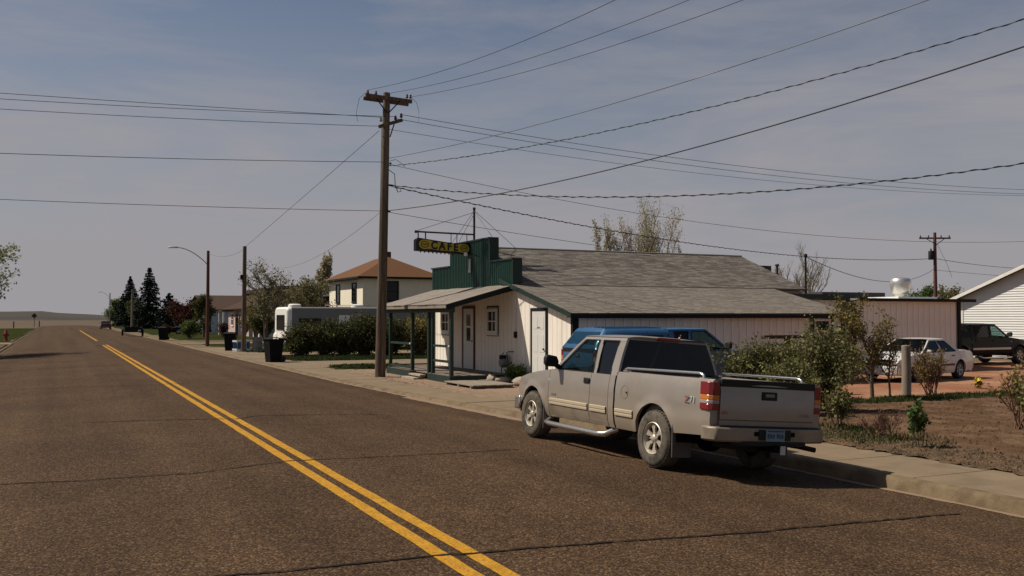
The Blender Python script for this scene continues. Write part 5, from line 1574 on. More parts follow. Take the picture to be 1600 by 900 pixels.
# ------------------------------------------------------------------ wheeled bins and kerb-side things
def bin_(label, x, y, rz, z=-0.125, s=1.0):
    t = thing('wheeled_bin', label, 'trash bin', (x, y, z), rz, group='black wheeled bins along the kerb', world=False)
    m = MB(); rows = []
    for zz, w, d in ((0.0, 0.24, 0.25), (0.30, 0.262, 0.275), (0.86, 0.30, 0.325), (0.95, 0.30, 0.325)):
        rows.append([(a * w, b * d, zz) for a, b in ((-1, -0.92), (-0.92, -1), (0.92, -1), (1, -0.92), (1, 0.92), (0.92, 1), (-0.92, 1), (-1, 0.92), (-1, -0.92))])
    m.grid(rows); m.f.append(tuple(range(8)))
    b = m.build('body', 'bin_plastic', t, smooth=40)
    MB().box(-0.315, -0.34, 0.90, 0.315, 0.34, 0.945).build('rim', 'bin_plastic', b, bevel=0.01)
    m = MB(); rows = []
    for f in range(9):
        a = f / 8
        rows.append([(0.325 * q, -0.37 + 0.76 * a, 0.955 + 0.085 * math.sin(math.pi * a) ** 0.7 * (1 - 0.25 * q * q)) for q in (-1, -0.6, 0, 0.6, 1)])
    m.grid(rows); m.build('lid', 'bin_plastic', t, smooth=50)
    MB().tube([(-0.26, 0.36, 0.93), (-0.26, 0.44, 0.95), (0.26, 0.44, 0.95), (0.26, 0.36, 0.93)], 0.018, 8).build('handle', 'bin_plastic', t, smooth=50)
    for sx in (-0.28, 0.28):
        MB().lathe([(0, -0.03), (0.11, -0.03), (0.125, -0.015), (0.125, 0.015), (0.11, 0.03), (0, 0.03)], (sx, 0.30, 0.125), 'x', 18).build('wheel', 'rubber', t, smooth=50)
    MB().box(-0.10, -0.318, 0.78, 0.10, -0.311, 0.84).build('sticker', 'meter_grey', b)
    t.scale = (s, s, s)
bin_('black wheeled bin standing alone at the concrete drive', 9.0, 44.3, math.radians(-75), s=1.10)
bin_('black wheeled bin beside the short bare pole', 9.62, 60.3, math.radians(-20), s=1.10)
bin_('far black wheeled bin before the round yellow-green bush', 8.6, 90.5, math.radians(-30), s=1.15)
t = thing('recycling_crate', 'blue and white slatted crate at the foot of the short pole', 'crate', (10.0, 58.6, -0.125), math.radians(20), world=False)
MB().box(-0.45, -0.25, 0.0, 0.45, 0.25, 0.05).build('base', 'white_plastic', t)
for z in (0.12, 0.62):
    for (a, b) in (((-0.45, -0.25), (0.45, -0.25)), ((0.45, -0.25), (0.45, 0.25)), ((0.45, 0.25), (-0.45, 0.25)), ((-0.45, 0.25), (-0.45, -0.25))):
        MB().bar((*a, z), (*b, z), 0.04, 0.10).build('rail', 'white_plastic', t)
for x in (-0.3, 0.0, 0.3):
    MB().box(x - 0.11, -0.262, 0.17, x + 0.11, -0.235, 0.57).build('panel', 'crate_blue', t)
    MB().box(x - 0.11, 0.235, 0.17, x + 0.11, 0.262, 0.57).build('panel', 'crate_blue', t)
t = thing('salvage_barrel', 'grey-blue drum beside the slatted crate', 'barrel', (10.75, 57.6, -0.15))
MB().lathe([(0, 0.02), (0.29, 0), (0.30, 0.02), (0.29, 0.05), (0.29, 0.29), (0.305, 0.31), (0.29, 0.33), (0.29, 0.58), (0.305, 0.60), (0.29, 0.62), (0.29, 0.86), (0.30, 0.89), (0.28, 0.90), (0.27, 0.87), (0, 0.87)], (10.75, 57.6, -0.15), n=20).build('drum', 'meter_grey', t, smooth=40)

# ------------------------------------------------------------------ recreational trailer
rv = thing('camper_trailer', 'long white and grey camper trailer parked behind the hedge', 'camper', (12.75, 60.6, -0.15), math.radians(7), world=False)
Lr, Wr = 11.0, 2.45            # local +X runs back from the street end
def rvring(x, k):
    zb_, zt_ = 0.35, 2.72
    w = Wr / 2
    r = 0.22
    pts = [(-w, zb_), (-w, zt_ - r), (-w + 0.07, zt_ - 0.07), (-w + r, zt_), (w - r, zt_), (w - 0.07, zt_ - 0.07), (w, zt_ - r), (w, zb_)]
    return [(x, y * k, 1.4 + (z - 1.4) * k) for y, z in pts]
cap = MB()
secs = [(0.0, 0.90), (0.05, 0.955), (0.14, 0.985), (0.30, 1.0)]
cap.grid([rvring(x, k) for x, k in secs])
o = len(cap.v); cap.v += rvring(0.0, 0.90); cap.f.append(tuple(range(o, o + 8)))
cp = cap.build('end_cap', 'rv_white', rv, smooth=50)
MB().extrude(rvring(0.302, 0.998), (Lr - 0.3, 0, 0)).build('body', 'rv_grey', rv, smooth=35)
MB().box(-0.03, -0.62, 1.35, 0.03, 0.62, 2.15).build('window', 'glass_tint', cp, bevel=0.02)
fr = MB(); fr.box(-0.045, -0.70, 2.15, 0.02, 0.70, 2.22); fr.box(-0.045, -0.70, 1.28, 0.02, 0.70, 1.35); fr.box(-0.044, -0.70, 1.35, 0.02, -0.62, 2.15); fr.box(-0.044, 0.62, 1.35, 0.02, 0.70, 2.15)
fr.build('window_frame', 'dark_trim', cp)
MB().box(-0.22, -1.1, 0.32, 0.05, 1.1, 0.52).build('bumper', 'rv_white', rv, bevel=0.03)
for x0, x1, z0, z1 in ((0.75, 2.2, 1.35, 2.0), (5.2, 6.6, 1.45, 2.1), (8.2, 9.4, 1.45, 2.05)):
    w = MB().box(x0, -Wr / 2 - 0.025, z0, x1, -Wr / 2 + 0.01, z1).build('window', 'dark_trim', rv, bevel=0.02)
    MB().box(x0 + 0.05, -Wr / 2 - 0.032, z0 + 0.05, x1 - 0.05, -Wr / 2 - 0.026, z1 - 0.05).build('pane', 'glass_tint', w)
MB().box(3.4, -Wr / 2 - 0.02, 0.45, 4.15, -Wr / 2 + 0.01, 2.2).build('door', 'rv_white', rv, bevel=0.02)
MB().box(0.31, -Wr / 2 - 0.012, 1.08, Lr - 0.01, -Wr / 2 + 0.01, 1.16).build('side_stripe', 'dark_trim', rv)
for x in (0.9, 5.2, 8.4):
    m = MB().lathe([(0.42, 0.0), (0.40, 0.15), (0.30, 0.21), (0, 0.22)], (x, 0, 2.71), n=14); m.build('roof_vent', 'rv_white', rv, smooth=45)
MB().tube([(2.6, -0.9, 2.72), (2.6, -0.9, 2.84), (7.6, -0.9, 2.84), (7.6, -0.9, 2.72)], 0.02, 6).build('roof_rail', 'steel_galv', rv, smooth=45)
for x in (5.9, 6.8):
    for s in (-1, 1):
        MB().lathe([(0, -0.1), (0.2, -0.1), (0.34, -0.09), (0.36, 0), (0.34, 0.09), (0.2, 0.1), (0, 0.1)], (x, s * 1.05, 0.36), 'y', 20).build('wheel', 'rubber', rv, smooth=45)
MB().lathe([(0, -0.05), (0.27, -0.05), (0.33, 0), (0.27, 0.05), (0, 0.05)], (-0.28, 0.2, 0.80), 'x', 20).build('tank_cover', 'rv_white', rv, smooth=45)

# ------------------------------------------------------------------ far trailer on the street, hydrant, signs
t = thing('utility_trailer', 'small dark open trailer parked at the kerb far up the street', 'trailer', (7.35, 110.5, zr(7.35)), 0.0, world=False)
MB().box(-0.85, -1.4, 0.42, 0.85, 1.4, 0.50).build('bed', 'chassis', t)
for s in (-1, 1):
    MB().box(s * 0.85 - 0.02, -1.4, 0.50, s * 0.85 + 0.02, 1.4, 0.92).build('side_board', 'dark_trim', t)
    MB().lathe([(0, -0.1), (0.2, -0.1), (0.34, -0.09), (0.36, 0), (0.34, 0.09), (0.2, 0.1), (0, 0.1)], (s * 1.02, 0, 0.36), 'x', 18).build('wheel', 'rubber', t, smooth=45)
    MB().box(s * 1.02 - 0.14, -0.45, 0.74, s * 1.02 + 0.14, 0.45, 0.78).build('mudguard', 'dark_trim', t)
MB().box(-0.83, -1.42, 0.50, 0.83, -1.38, 0.90).build('tail_board', 'dark_trim', t)
MB().box(-0.83, 1.38, 0.50, 0.83, 1.42, 0.98).build('head_board', 'dark_trim', t)
MB().bar((0, 1.4, 0.45), (0, 2.6, 0.45), 0.1, 0.1).build('drawbar', 'chassis', t)
MB().box(0.45, -1.45, 0.52, 0.72, -1.425, 0.66).build('plate', 'white_plastic', t)

t = thing('fire_hydrant', 'small dark red fire hydrant on the grass across the street', 'hydrant', (-4.0, 93.5, -0.15))
MB().lathe([(0, 0), (0.19, 0), (0.19, 0.06), (0.13, 0.08), (0.13, 0.62), (0.17, 0.64), (0.17, 0.70), (0.14, 0.72), (0.12, 0.86), (0.06, 0.95), (0.04, 1.02), (0, 1.03)], (-4.0, 93.5, -0.15), n=18).build('barrel', 'hydrant_red', t, smooth=40)
for a, b in (((-4.26, 93.5, 0.38), (-3.74, 93.5, 0.38)), ((-4.0, 93.22, 0.34), (-4.0, 93.5, 0.34))):
    MB().tube([a, b], 0.075, 12).build('outlet', 'hydrant_red', t, smooth=40)
t = thing('road_sign', 'thin far roadside sign at the end of the grass verge', 'sign', (-4.2, 215, -0.2))
MB().tube([(-4.2, 215, -0.2), (-4.2, 215, 2.6)], 0.05, 8).build('post', 'rust_dark', t)
MB().extrude([(-4.2, 214.93, 1.6), (-3.65, 214.93, 2.15), (-4.2, 214.93, 2.7), (-4.75, 214.93, 2.15)], (0, 0.02, 0)).build('sign_plate', 'rust_dark', t)
for i, (x, y) in enumerate(((-7.5, 205), (-3.6, 236))):
    t = thing('marker_post', ('short far marker post standing in the verge', 'short far marker post at the road bend')[i], 'post', (x, y, -0.2))
    MB().tube([(x, y, -0.2), (x, y, 1.0)], 0.11, 8).build('post', 'rust_dark', t)
    MB().lathe([(0.11, 0), (0.13, 0.03), (0.0, 0.1)], (x, y, 1.0), n=8).build('post_cap', 'rust_dark', t)

# ------------------------------------------------------------------ around the porch: timber steps, walkway, rocks, gas meter
t = thing('timber_steps', 'two pale timber steps below the porch opening', 'steps', (10.7, 30.2, -0.14))
for i in range(2):
    MB().box(10.62 + i * 0.22, 29.75, -0.13 + i * 0.10, 10.84 + i * 0.22 - 0.006, 31.1, -0.06 + i * 0.10).build('step', 'rock', t, bevel=0.01)
t = thing('plank_walkway', 'low weathered plank walkway lying beside the porch corner', 'walkway', (11.2, 25.9, -0.13))
for i in range(9):
    x = 10.75 + i * 0.155
    MB().box(x, 25.1 - 0.03 * (i % 2), -0.05, x + 0.145, 27.35, -0.015).build('plank', 'wood_grey', t, bevel=0.005)
for y in (25.25, 26.2, 27.15):
    MB().box(10.76, y, -0.125, 12.1, y + 0.09, -0.051).build('joist', 'wood_grey', t)
rng = random.Random(31)
def rock(label, x, y, z, s, seed):
    r_ = random.Random(seed)
    bm = bmesh.new(); bmesh.ops.create_icosphere(bm, subdivisions=2, radius=1)
    for v in bm.verts:
        d = 1 + 0.18 * math.sin(3 * v.co.x + seed) + 0.15 * math.sin(4 * v.co.y + 2 * seed) + r_.uniform(-0.07, 0.07)
        v.co = Vector((v.co.x * s[0] * d, v.co.y * s[1] * d, v.co.z * s[2] * d))
    me = bpy.data.meshes.new('rock'); bm.to_mesh(me); bm.free()
    ob = link('rock', me, 'rock'); shade(me, 40)
    ob.location = (x, y, z)
    tag(ob, label, 'rock', 'rocks beside the porch')
for i, (lb, x, y, s) in enumerate((('pale rock nearest the porch deck end', 12.35, 27.18, (0.20, 0.16, 0.15)), ('flat pinkish rock between two others by the porch', 12.55, 26.75, (0.30, 0.20, 0.12)), ('rounded tan rock behind the flat pinkish one', 12.85, 27.05, (0.22, 0.2, 0.2)), ('long tan rock below the green plant', 12.75, 26.1, (0.26, 0.30, 0.14)), ('small rock lying by the walkway end', 12.4, 25.6, (0.14, 0.16, 0.1)))):
    rock(lb, x, y, -0.06 + s[2] * 0.3, s, i + 3)
t = thing('gas_meter', 'grey gas meter on pipes against the cafe wall', 'gas meter', (13.0, 27.75, -0.12))
MB().tube([(12.98, 27.95, -0.12), (12.98, 27.95, 0.72), (13.0, 27.85, 0.78)], 0.02, 8).build('pipe', 'meter_grey', t, smooth=60)
MB().tube([(12.98, 27.55, 0.45), (12.98, 27.55, 0.80), (13.0, 27.45, 0.84), (13.15, 27.40, 0.84)], 0.02, 8).build('pipe', 'meter_grey', t, smooth=60)
MB().lathe([(0, -0.12), (0.13, -0.12), (0.16, -0.08), (0.16, 0.08), (0.13, 0.12), (0, 0.12)], (12.96, 27.75, 0.48), 'x', 20).build('meter_case', 'meter_grey', t, smooth=40)
MB().box(12.84, 27.66, 0.58, 13.08, 27.84, 0.72).build('dial_box', 'dark_trim', t, bevel=0.01)

# ------------------------------------------------------------------ fence remains in the garden
t = thing('rail_post', 'dark red-brown timber rail on a single post above the lilac', 'fence', (17.8, 20.0, -0.15))
MB().box(17.73, 19.94, -0.15, 17.87, 20.06, 1.36).build('post', 'rust_dark', t, bevel=0.01)
MB().box(16.95, 19.92, 1.362, 18.65, 20.08, 1.46).build('rail', 'rust_dark', t, bevel=0.01)
t = thing('fence_post', 'short weathered grey wooden fence post in front of the white sedan', 'post', (20.1, 18.1, -0.15))
MB().tube([(20.1, 18.1, -0.15), (20.12, 18.1, 0.5), (20.13, 18.12, 1.18)], [0.125, 0.12, 0.115], 12).build('post', 'wood_grey', t, smooth=50)
MB().lathe([(0.115, 0), (0.10, 0.02), (0, 0.03)], (20.13, 18.12, 1.18), n=12).build('post_top', 'wood_grey', t)
# ------------------------------------------------------------------ vegetation
def branches(rng, base, height, trunk_r, levels, spread, nb, up=0.5, first=0.25, taper=0.62, wob=0.12, lenk=0.62, nstem=1, lean=0.25):
    """returns (MB of trunk and limbs, twig points for leaves)"""
    m = MB(); tips = []
    def grow(p, d, L_, r, lv):
        n = 5 if lv == 0 else 3
        pts = [p.copy()]; rs = [r]
        q = p.copy(); dd = d.copy()
        for i in range(n):
            dd = (dd + Vector((rng.gauss(0, wob), rng.gauss(0, wob), rng.gauss(0, wob * 0.6) + up * 0.12))).normalized()
            q = q + dd * (L_ / n)
            pts.append(q.copy()); rs.append(max(0.003, r * (1 - (1 - taper * 0.75) * (i + 1) / n)))
        m.tube(pts, rs, 8 if lv == 0 else (6 if lv == 1 else 4), cap=False)
        if lv >= levels - 1:
            for i in range(1, len(pts)):
                tips.append((pts[i - 1], pts[i]))
        if lv < levels:
            for k in range(nb[min(lv, len(nb) - 1)]):
                f = first + (1 - first) * (k + rng.random()) / nb[min(lv, len(nb) - 1)] if lv == 0 else 0.2 + 0.8 * rng.random()
                i = min(n - 1, int(f * n)); fr = f * n - i
                b = pts[i].lerp(pts[i + 1], fr)
                rr = rs[i] * 0.55
                az = rng.uniform(0, 2 * math.pi)
                side = Vector((math.cos(az), math.sin(az), 0))
                nd = (dd * (1 - spread) + side * spread + Vector((0, 0, up * 0.35))).normalized()
                grow(b, nd, L_ * lenk * rng.uniform(0.7, 1.1) * (1.15 - 0.5 * f if lv == 0 else 1), rr, lv + 1)
    for s in range(nstem):
        d = Vector((rng.gauss(0, lean) if nstem > 1 else rng.gauss(0, 0.04), rng.gauss(0, lean) if nstem > 1 else rng.gauss(0, 0.04), 1)).normalized()
        b = Vector(base) + (Vector((rng.gauss(0, 0.08), rng.gauss(0, 0.08), 0)) if nstem > 1 else Vector((0, 0, 0)))
        grow(b, d, height * (rng.uniform(0.75, 1.0) if nstem > 1 else 1), trunk_r, 0)
    return m, tips
def plant(name, label, cat, base, height, trunk_r, leafmt, nleaf, lsize, seed, levels=3, spread=0.5, nb=(7, 4, 3), up=0.5, bark='bark', first=0.25, nstem=1, lean=0.25, lenk=0.55, jit=0.08, group=None, aspect=0.6, extra=None, sxy=1.0, wob=0.12):
    rng = random.Random(seed); nr = np.random.default_rng(seed)
    t = thing(name, label, cat, base, 0.0, group)
    m, tips = branches(rng, base, height * (0.62 if nstem == 1 else 0.6), trunk_r, levels, spread, nb, up, first, nstem=nstem, lean=lean, lenk=lenk, wob=wob)
    if sxy != 1.0:
        m.v = [(base[0] + (x - base[0]) * sxy, base[1] + (y - base[1]) * sxy, z) for x, y, z in m.v]
        tips = [(Vector((base[0] + (a.x - base[0]) * sxy, base[1] + (a.y - base[1]) * sxy, a.z)), Vector((base[0] + (b.x - base[0]) * sxy, base[1] + (b.y - base[1]) * sxy, b.z))) for a, b in tips]
    # rescale to the wanted height
    zt = max(p[2] for p in m.v) - base[2]
    k = height / zt
    S = lambda p: (p[0], p[1], base[2] + (p[2] - base[2]) * k)
    m.v = [S(p) for p in m.v]
    tr = m.build('trunk' if nstem == 1 else 'stems', bark, t, smooth=60, fix=False)
    if nleaf:
        A = np.array([S(a) for a, b in tips]); B = np.array([S(b) for a, b in tips])
        idx = nr.integers(0, len(A), nleaf)
        f = nr.random((nleaf, 1))
        C = A[idx] * (1 - f) + B[idx] * f + nr.normal(size=(nleaf, 3)) * jit
        C[:, 2] = np.maximum(C[:, 2], base[2] + 0.02)
        me = leaves_mesh('crown', C - np.array(base), lsize, nr, aspect)
        cr = link('crown', me, leafmt, t)
        if extra:
            n2 = int(nleaf * extra[1]); idx = nr.integers(0, len(C), n2)
            me = leaves_mesh('blossom', C[idx] + nr.normal(size=(n2, 3)) * jit * 0.5 - np.array(base), lsize * extra[2], nr, 0.9)
            link('blossom', me, extra[0], cr)
    return t
G0 = -0.15
# trees that just come into leaf
plant('poplar_tree', 'tall pale budding poplar rising behind the cafe roof ridge', 'tree', (38.2, 60, G0), 11.6, 0.10, 'leaf_bud', 8000, 0.095, 11, spread=0.46, nb=(11, 6, 4), up=0.9, bark='bark_pale', first=0.12, lenk=0.46, jit=0.17, nstem=4, lean=0.13)
plant('poplar_tree', 'second slimmer budding poplar beside the tall one', 'tree', (41.3, 61, G0), 10.9, 0.09, 'leaf_bud', 7000, 0.095, 12, spread=0.46, nb=(10, 6, 4), up=0.9, bark='bark_pale', first=0.12, lenk=0.46, jit=0.17, nstem=4, lean=0.13)
plant('poplar_tree', 'low budding poplar at the right end of the poplar group', 'tree', (43.6, 60.5, G0), 8.1, 0.09, 'leaf_bud', 1300, 0.11, 13, spread=0.42, nb=(8, 4, 3), up=0.9, bark='bark_pale', first=0.3, lenk=0.4, nstem=2, lean=0.07)
plant('poplar_tree', 'low budding poplar at the pole side of the poplar group', 'tree', (36.1, 60.5, G0), 9.3, 0.10, 'leaf_bud', 2600, 0.11, 14, spread=0.42, nb=(9, 5, 3), up=0.9, bark='bark_pale', first=0.2, lenk=0.42, nstem=2, lean=0.08)
plant('bare_tree', 'bare grey twiggy tree behind the annex roof', 'tree', (55.5, 60, G0), 8.6, 0.14, 'leaf_bud', 500, 0.08, 15, spread=0.5, nb=(10, 6, 5), up=0.8, bark='bark_pale', first=0.15, lenk=0.5, nstem=4, lean=0.16)
plant('budding_tree', 'spreading budding tree behind the short bare pole', 'tree', (13.4, 68, G0), 6.3, 0.20, 'leaf_spring', 3600, 0.11, 16, spread=0.62, nb=(9, 6, 4), up=0.45, first=0.22, lenk=0.66, jit=0.16)
plant('budding_tree', 'olive-green budding tree behind the camper roof', 'tree', (19.0, 78, G0), 5.8, 0.18, 'leaf_spring', 4200, 0.14, 17, spread=0.6, nb=(9, 6, 4), up=0.5, first=0.2, lenk=0.62, jit=0.2)
plant('budding_tree', 'dense low budding tree beside the cream house', 'tree', (19.2, 84, G0), 4.9, 0.16, 'leaf_spring', 4200, 0.14, 18, spread=0.6, nb=(9, 6, 4), up=0.5, first=0.15, lenk=0.62, jit=0.22)
plant('poplar_tree', 'pale poplar above the grey roof beside the cream house', 'tree', (35, 137, G0), 11.8, 0.2, 'leaf_bud', 4200, 0.28, 19, spread=0.3, nb=(10, 5, 4), up=0.9, bark='bark_pale', first=0.15, lenk=0.42, jit=0.18, nstem=3, lean=0.08)
plant('budding_tree', 'pale budding tree reaching in at the edge across the street', 'tree', (-5.9, 60, G0), 7.6, 0.24, 'leaf_fresh', 15000, 0.15, 20, spread=0.68, nb=(11, 7, 5), up=0.35, first=0.25, lenk=0.72, jit=0.16)
plant('round_tree', 'round light green tree at the far end of the lawns', 'tree', (12.0, 246, G0 - 0.1), 6.3, 0.2, 'leaf_bright', 6000, 0.34, 22, spread=0.62, nb=(9, 6, 4), up=0.4, first=0.12, lenk=0.62, jit=0.4)
plant('crab_tree', 'dark red-leaved tree between spruces and pale blue house', 'tree', (15.5, 146, G0), 4.3, 0.14, 'leaf_red', 5500, 0.22, 23, spread=0.65, nb=(9, 6, 4), up=0.35, first=0.12, lenk=0.68, jit=0.25)
plant('crab_tree', 'russet-leaved tree in front of the brown flat building', 'tree', (15.6, 131, G0), 4.2, 0.14, 'leaf_red', 5000, 0.2, 24, spread=0.6, nb=(9, 6, 4), up=0.4, first=0.12, lenk=0.62, jit=0.22)
plant('shade_tree', 'dark green small tree before the pale blue house', 'tree', (13.6, 102, G0), 4.3, 0.12, 'leaf_hedge', 6500, 0.16, 25, spread=0.55, nb=(9, 6, 4), up=0.5, first=0.12, lenk=0.55, jit=0.16)
plant('shade_tree', 'distant green tree to one side of the transformer pole', 'tree', (71.3, 62, G0), 4.9, 0.12, 'leaf_green', 3500, 0.18, 26, spread=0.55, nb=(8, 5, 4), up=0.5, jit=0.2)
plant('shade_tree', 'distant thin green tree between transformer pole and gabled house', 'tree', (72.9, 61, G0), 5.0, 0.12, 'leaf_spring', 2500, 0.18, 27, spread=0.5, nb=(8, 5, 4), up=0.7, jit=0.2)
# spruces
def spruce(label, x, y, H, R, seed):
    rng = random.Random(seed); nr = np.random.default_rng(seed)
    t = thing('spruce_tree', label, 'tree', (x, y, G0), group='dark spruces up the street')
    MB().tube([(x, y, G0), (x, y, G0 + H * 0.97)], [0.24, 0.02], 8).build('trunk', 'bark', t, smooth=60)
    C = []; lim = MB()
    z = 0.6
    while z < H:
        f = z / H
        rad = R * (1 - f) ** 0.85
        n = 7 if f < 0.8 else 5
        a0 = rng.random() * 6.28
        for k in range(n):
            a = a0 + 2 * math.pi * k / n + rng.uniform(-0.25, 0.25)
            rr = rad * rng.uniform(0.62, 1.18) + 0.12
            droop = 0.22 * rr
            lim.tube([(x, y, G0 + z), (x + 0.6 * rr * math.cos(a), y + 0.6 * rr * math.sin(a), G0 + z - droop * 0.8), (x + rr * math.cos(a), y + rr * math.sin(a), G0 + z - droop * 0.7)], [0.035, 0.02, 0.006], 4, cap=False)
            m_ = int(10 + 34 * rr)
            for q in range(m_):
                u = rng.random() ** 0.7
                w = 0.16 * rr * (1.1 - u)
                C.append((x + rr * u * math.cos(a) + rng.gauss(0, w * 0.6), y + rr * u * math.sin(a) + rng.gauss(0, w * 0.6), G0 + z - droop * u + rng.gauss(0, 0.09) - 0.05))
        z += 0.34 + 0.12 * rng.random()
    lim.build('limbs', 'bark', t, fix=False)
    me = leaves_mesh('crown', np.array(C) - np.array((x, y, G0)), 0.30, nr, 0.45, 0.35)
    link('crown', me, 'needle_spruce', t)
spruce('tallest dark spruce with pointed crown up the street', 14.6, 179, 10.9, 3.6, 1)
spruce('second dark spruce left of the tallest one', 14.2, 222, 11.0, 3.6, 2)
spruce('short dark spruce beside the far lamp', 13.6, 236, 7.6, 3.2, 3)
spruce('bushy low spruce under the tallest spruce', 17.2, 172, 6.2, 3.4, 4)
plant('shade_tree', 'dark broad tree massed in front of the spruces', 'tree', (13.2, 196, G0), 5.0, 0.2, 'leaf_hedge', 6500, 0.32, 28, spread=0.62, nb=(9, 6, 4), up=0.35, first=0.1, lenk=0.68, jit=0.35)
# shrubs up the street
plant('shrub', 'round yellow-green bush beside the far bin', 'shrub', (11.6, 97, G0), 1.9, 0.03, 'leaf_bright', 4000, 0.12, 30, nstem=9, lean=0.45, nb=(5, 4, 2), levels=2, lenk=0.6, jit=0.14)
plant('shrub', 'low rusty shrub on the lawn behind the far bin', 'shrub', (10.9, 112, G0), 1.2, 0.03, 'leaf_red', 2500, 0.12, 31, nstem=9, lean=0.5, nb=(5, 4, 2), levels=2, lenk=0.6, jit=0.14)
plant('shrub', 'reddish twiggy shrub in front of the pink bungalow porch', 'shrub', (15.2, 100, G0), 1.5, 0.03, 'leaf_red', 1800, 0.10, 32, nstem=10, lean=0.4, nb=(5, 4, 2), levels=2, lenk=0.6, bark='twig_red')
plant('shrub', 'brown twiggy shrub beside the pink bungalow wall', 'shrub', (16.0, 92, G0), 2.2, 0.03, 'leaf_olive', 1500, 0.10, 33, nstem=10, lean=0.3, nb=(5, 4, 2), levels=2, lenk=0.6, bark='twig_red')
plant('shrub', 'yellowish upright shrub behind the short pole', 'shrub', (14.8, 80, G0), 3.4, 0.04, 'leaf_olive', 2600, 0.10, 34, nstem=10, lean=0.16, nb=(6, 4, 2), levels=2, lenk=0.45)
plant('shrub', 'dark leafy bush behind the camper street end', 'shrub', (14.4, 74, G0), 2.7, 0.04, 'leaf_hedge', 5000, 0.12, 35, nstem=10, lean=0.32, nb=(6, 4, 2), levels=2, lenk=0.55, jit=0.16)
# the dark hedge in front of the camper
for i, (lb, x, y, h, n, sd) in enumerate((('broad dark hedge bush nearest the lone bin', 11.9, 51.2, 1.9, 15000, 40), ('second dark hedge bush from the lone bin', 12.9, 50.6, 2.0, 14000, 45), ('dark hedge bush in the middle before the camper', 13.9, 50.2, 2.0, 14000, 41), ('tall dark hedge bush beside the utility pole', 14.9, 49.6, 2.2, 15000, 42), ('dark hedge bush seen through the porch posts', 16.1, 49.0, 2.1, 14000, 43), ('sparse tan hedge bush behind the porch', 17.8, 49.0, 2.4, 8000, 44))):
    plant('hedge_bush', lb, 'bush', (x, y, G0), h, 0.025, 'leaf_hedge' if i < 5 else 'leaf_olive', n, 0.10, sd, nstem=34, lean=0.62, first=0.03, nb=(7, 5, 3), levels=2, lenk=0.6, jit=0.15, group='dark hedge before the camper')
# garden shrubs close to the pickup
plant('lilac_bush', 'broad dark green lilac rising behind the pickup bed', 'bush', (14.75, 17.7, G0), 1.75, 0.018, 'leaf_lilac', 7000, 0.056, 50, nstem=26, lean=0.55, nb=(8, 5, 3), levels=2, first=0.04, lenk=0.55, jit=0.07, aspect=0.75)
plant('lilac_bush', 'tall dense lilac between pickup tailgate and olive shrub', 'bush', (15.35, 16.2, G0), 2.20, 0.018, 'leaf_lilac', 7200, 0.056, 51, nstem=22, lean=0.34, nb=(9, 5, 3), levels=2, first=0.04, lenk=0.45, jit=0.07, aspect=0.75)
plant('lilac_bush', 'pink-budded lilac in front of the blue pickup', 'bush', (13.6, 18.5, G0), 1.5, 0.016, 'leaf_lilac', 6000, 0.06, 52, nstem=18, lean=0.5, first=0.04, nb=(7, 5, 3), levels=2, lenk=0.55, jit=0.08, extra=('flower_pink', 0.05, 0.9), aspect=0.75)
plant('lilac_bush', 'middle lilac filling in around the timber rail post', 'bush', (15.55, 17.5, G0), 1.6, 0.016, 'leaf_lilac', 6500, 0.056, 63, nstem=24, lean=0.5, nb=(8, 5, 3), levels=2, first=0.04, lenk=0.52, jit=0.07, aspect=0.75, extra=('flower_pink', 0.03, 0.9))
plant('lilac_bush', 'lilac suckers leafing right behind the pickup tailgate', 'bush', (14.2, 15.8, G0), 1.25, 0.014, 'leaf_lilac', 4500, 0.056, 64, nstem=20, lean=0.5, nb=(7, 5, 3), levels=2, first=0.04, lenk=0.52, jit=0.07, aspect=0.75)
plant('lilac_bush', 'low leafy lilac shoots beside the tailgate corner', 'bush', (13.2, 13.4, G0), 0.95, 0.012, 'leaf_lilac', 700, 0.055, 53, nstem=7, lean=0.35, nb=(5, 3, 2), levels=2, lenk=0.5, jit=0.04, bark='twig_red', aspect=0.75)
plant('young_tree', 'upright olive-yellow young tree before the annex wall', 'tree', (18.9, 18.1, G0), 2.65, 0.035, 'leaf_olive', 4200, 0.052, 54, spread=0.5, nb=(16, 7, 3), levels=2, up=0.6, first=0.12, lenk=0.5, jit=0.08, sxy=1.45)
plant('young_tree', 'thin olive sapling beside the fence post', 'tree', (19.3, 17.9, G0), 1.7, 0.03, 'leaf_olive', 600, 0.045, 55, spread=0.5, nb=(9, 5, 3), levels=2, up=0.6, first=0.25, lenk=0.45, jit=0.07)
plant('twiggy_shrub', 'vase-shaped twiggy shrub in front of the white sedan', 'shrub', (21.2, 18.2, G0), 1.45, 0.018, 'leaf_olive', 1400, 0.045, 56, nstem=18, lean=0.36, nb=(5, 4, 3), levels=2, lenk=0.5, jit=0.04, bark='twig_red')
plant('rose_bush', 'large thorny shrub with yellowing leaves at the garden edge', 'shrub', (14.6, 10.3, G0), 1.30, 0.014, 'leaf_lilac', 1300, 0.065, 57, nstem=12, lean=0.50, nb=(5, 4, 2), levels=2, lenk=0.5, jit=0.05, bark='twig_red', extra=('flower_yellow', 0.06, 0.8), aspect=0.7)
plant('rose_bush', 'tall bare-tipped shrub above the yellowing one', 'shrub', (16.2, 11.9, G0), 1.35, 0.014, 'leaf_olive', 700, 0.06, 58, nstem=12, lean=0.45, nb=(5, 4, 2), levels=2, lenk=0.5, jit=0.05, bark='twig_red')
plant('sprout', 'small leafy green sprout alone in the bare soil', 'plant', (12.30, 10.85, G0 + 0.02), 0.72, 0.008, 'leaf_green', 330, 0.065, 59, nstem=4, lean=0.25, nb=(5, 3, 2), levels=2, lenk=0.42, jit=0.035, aspect=0.8)
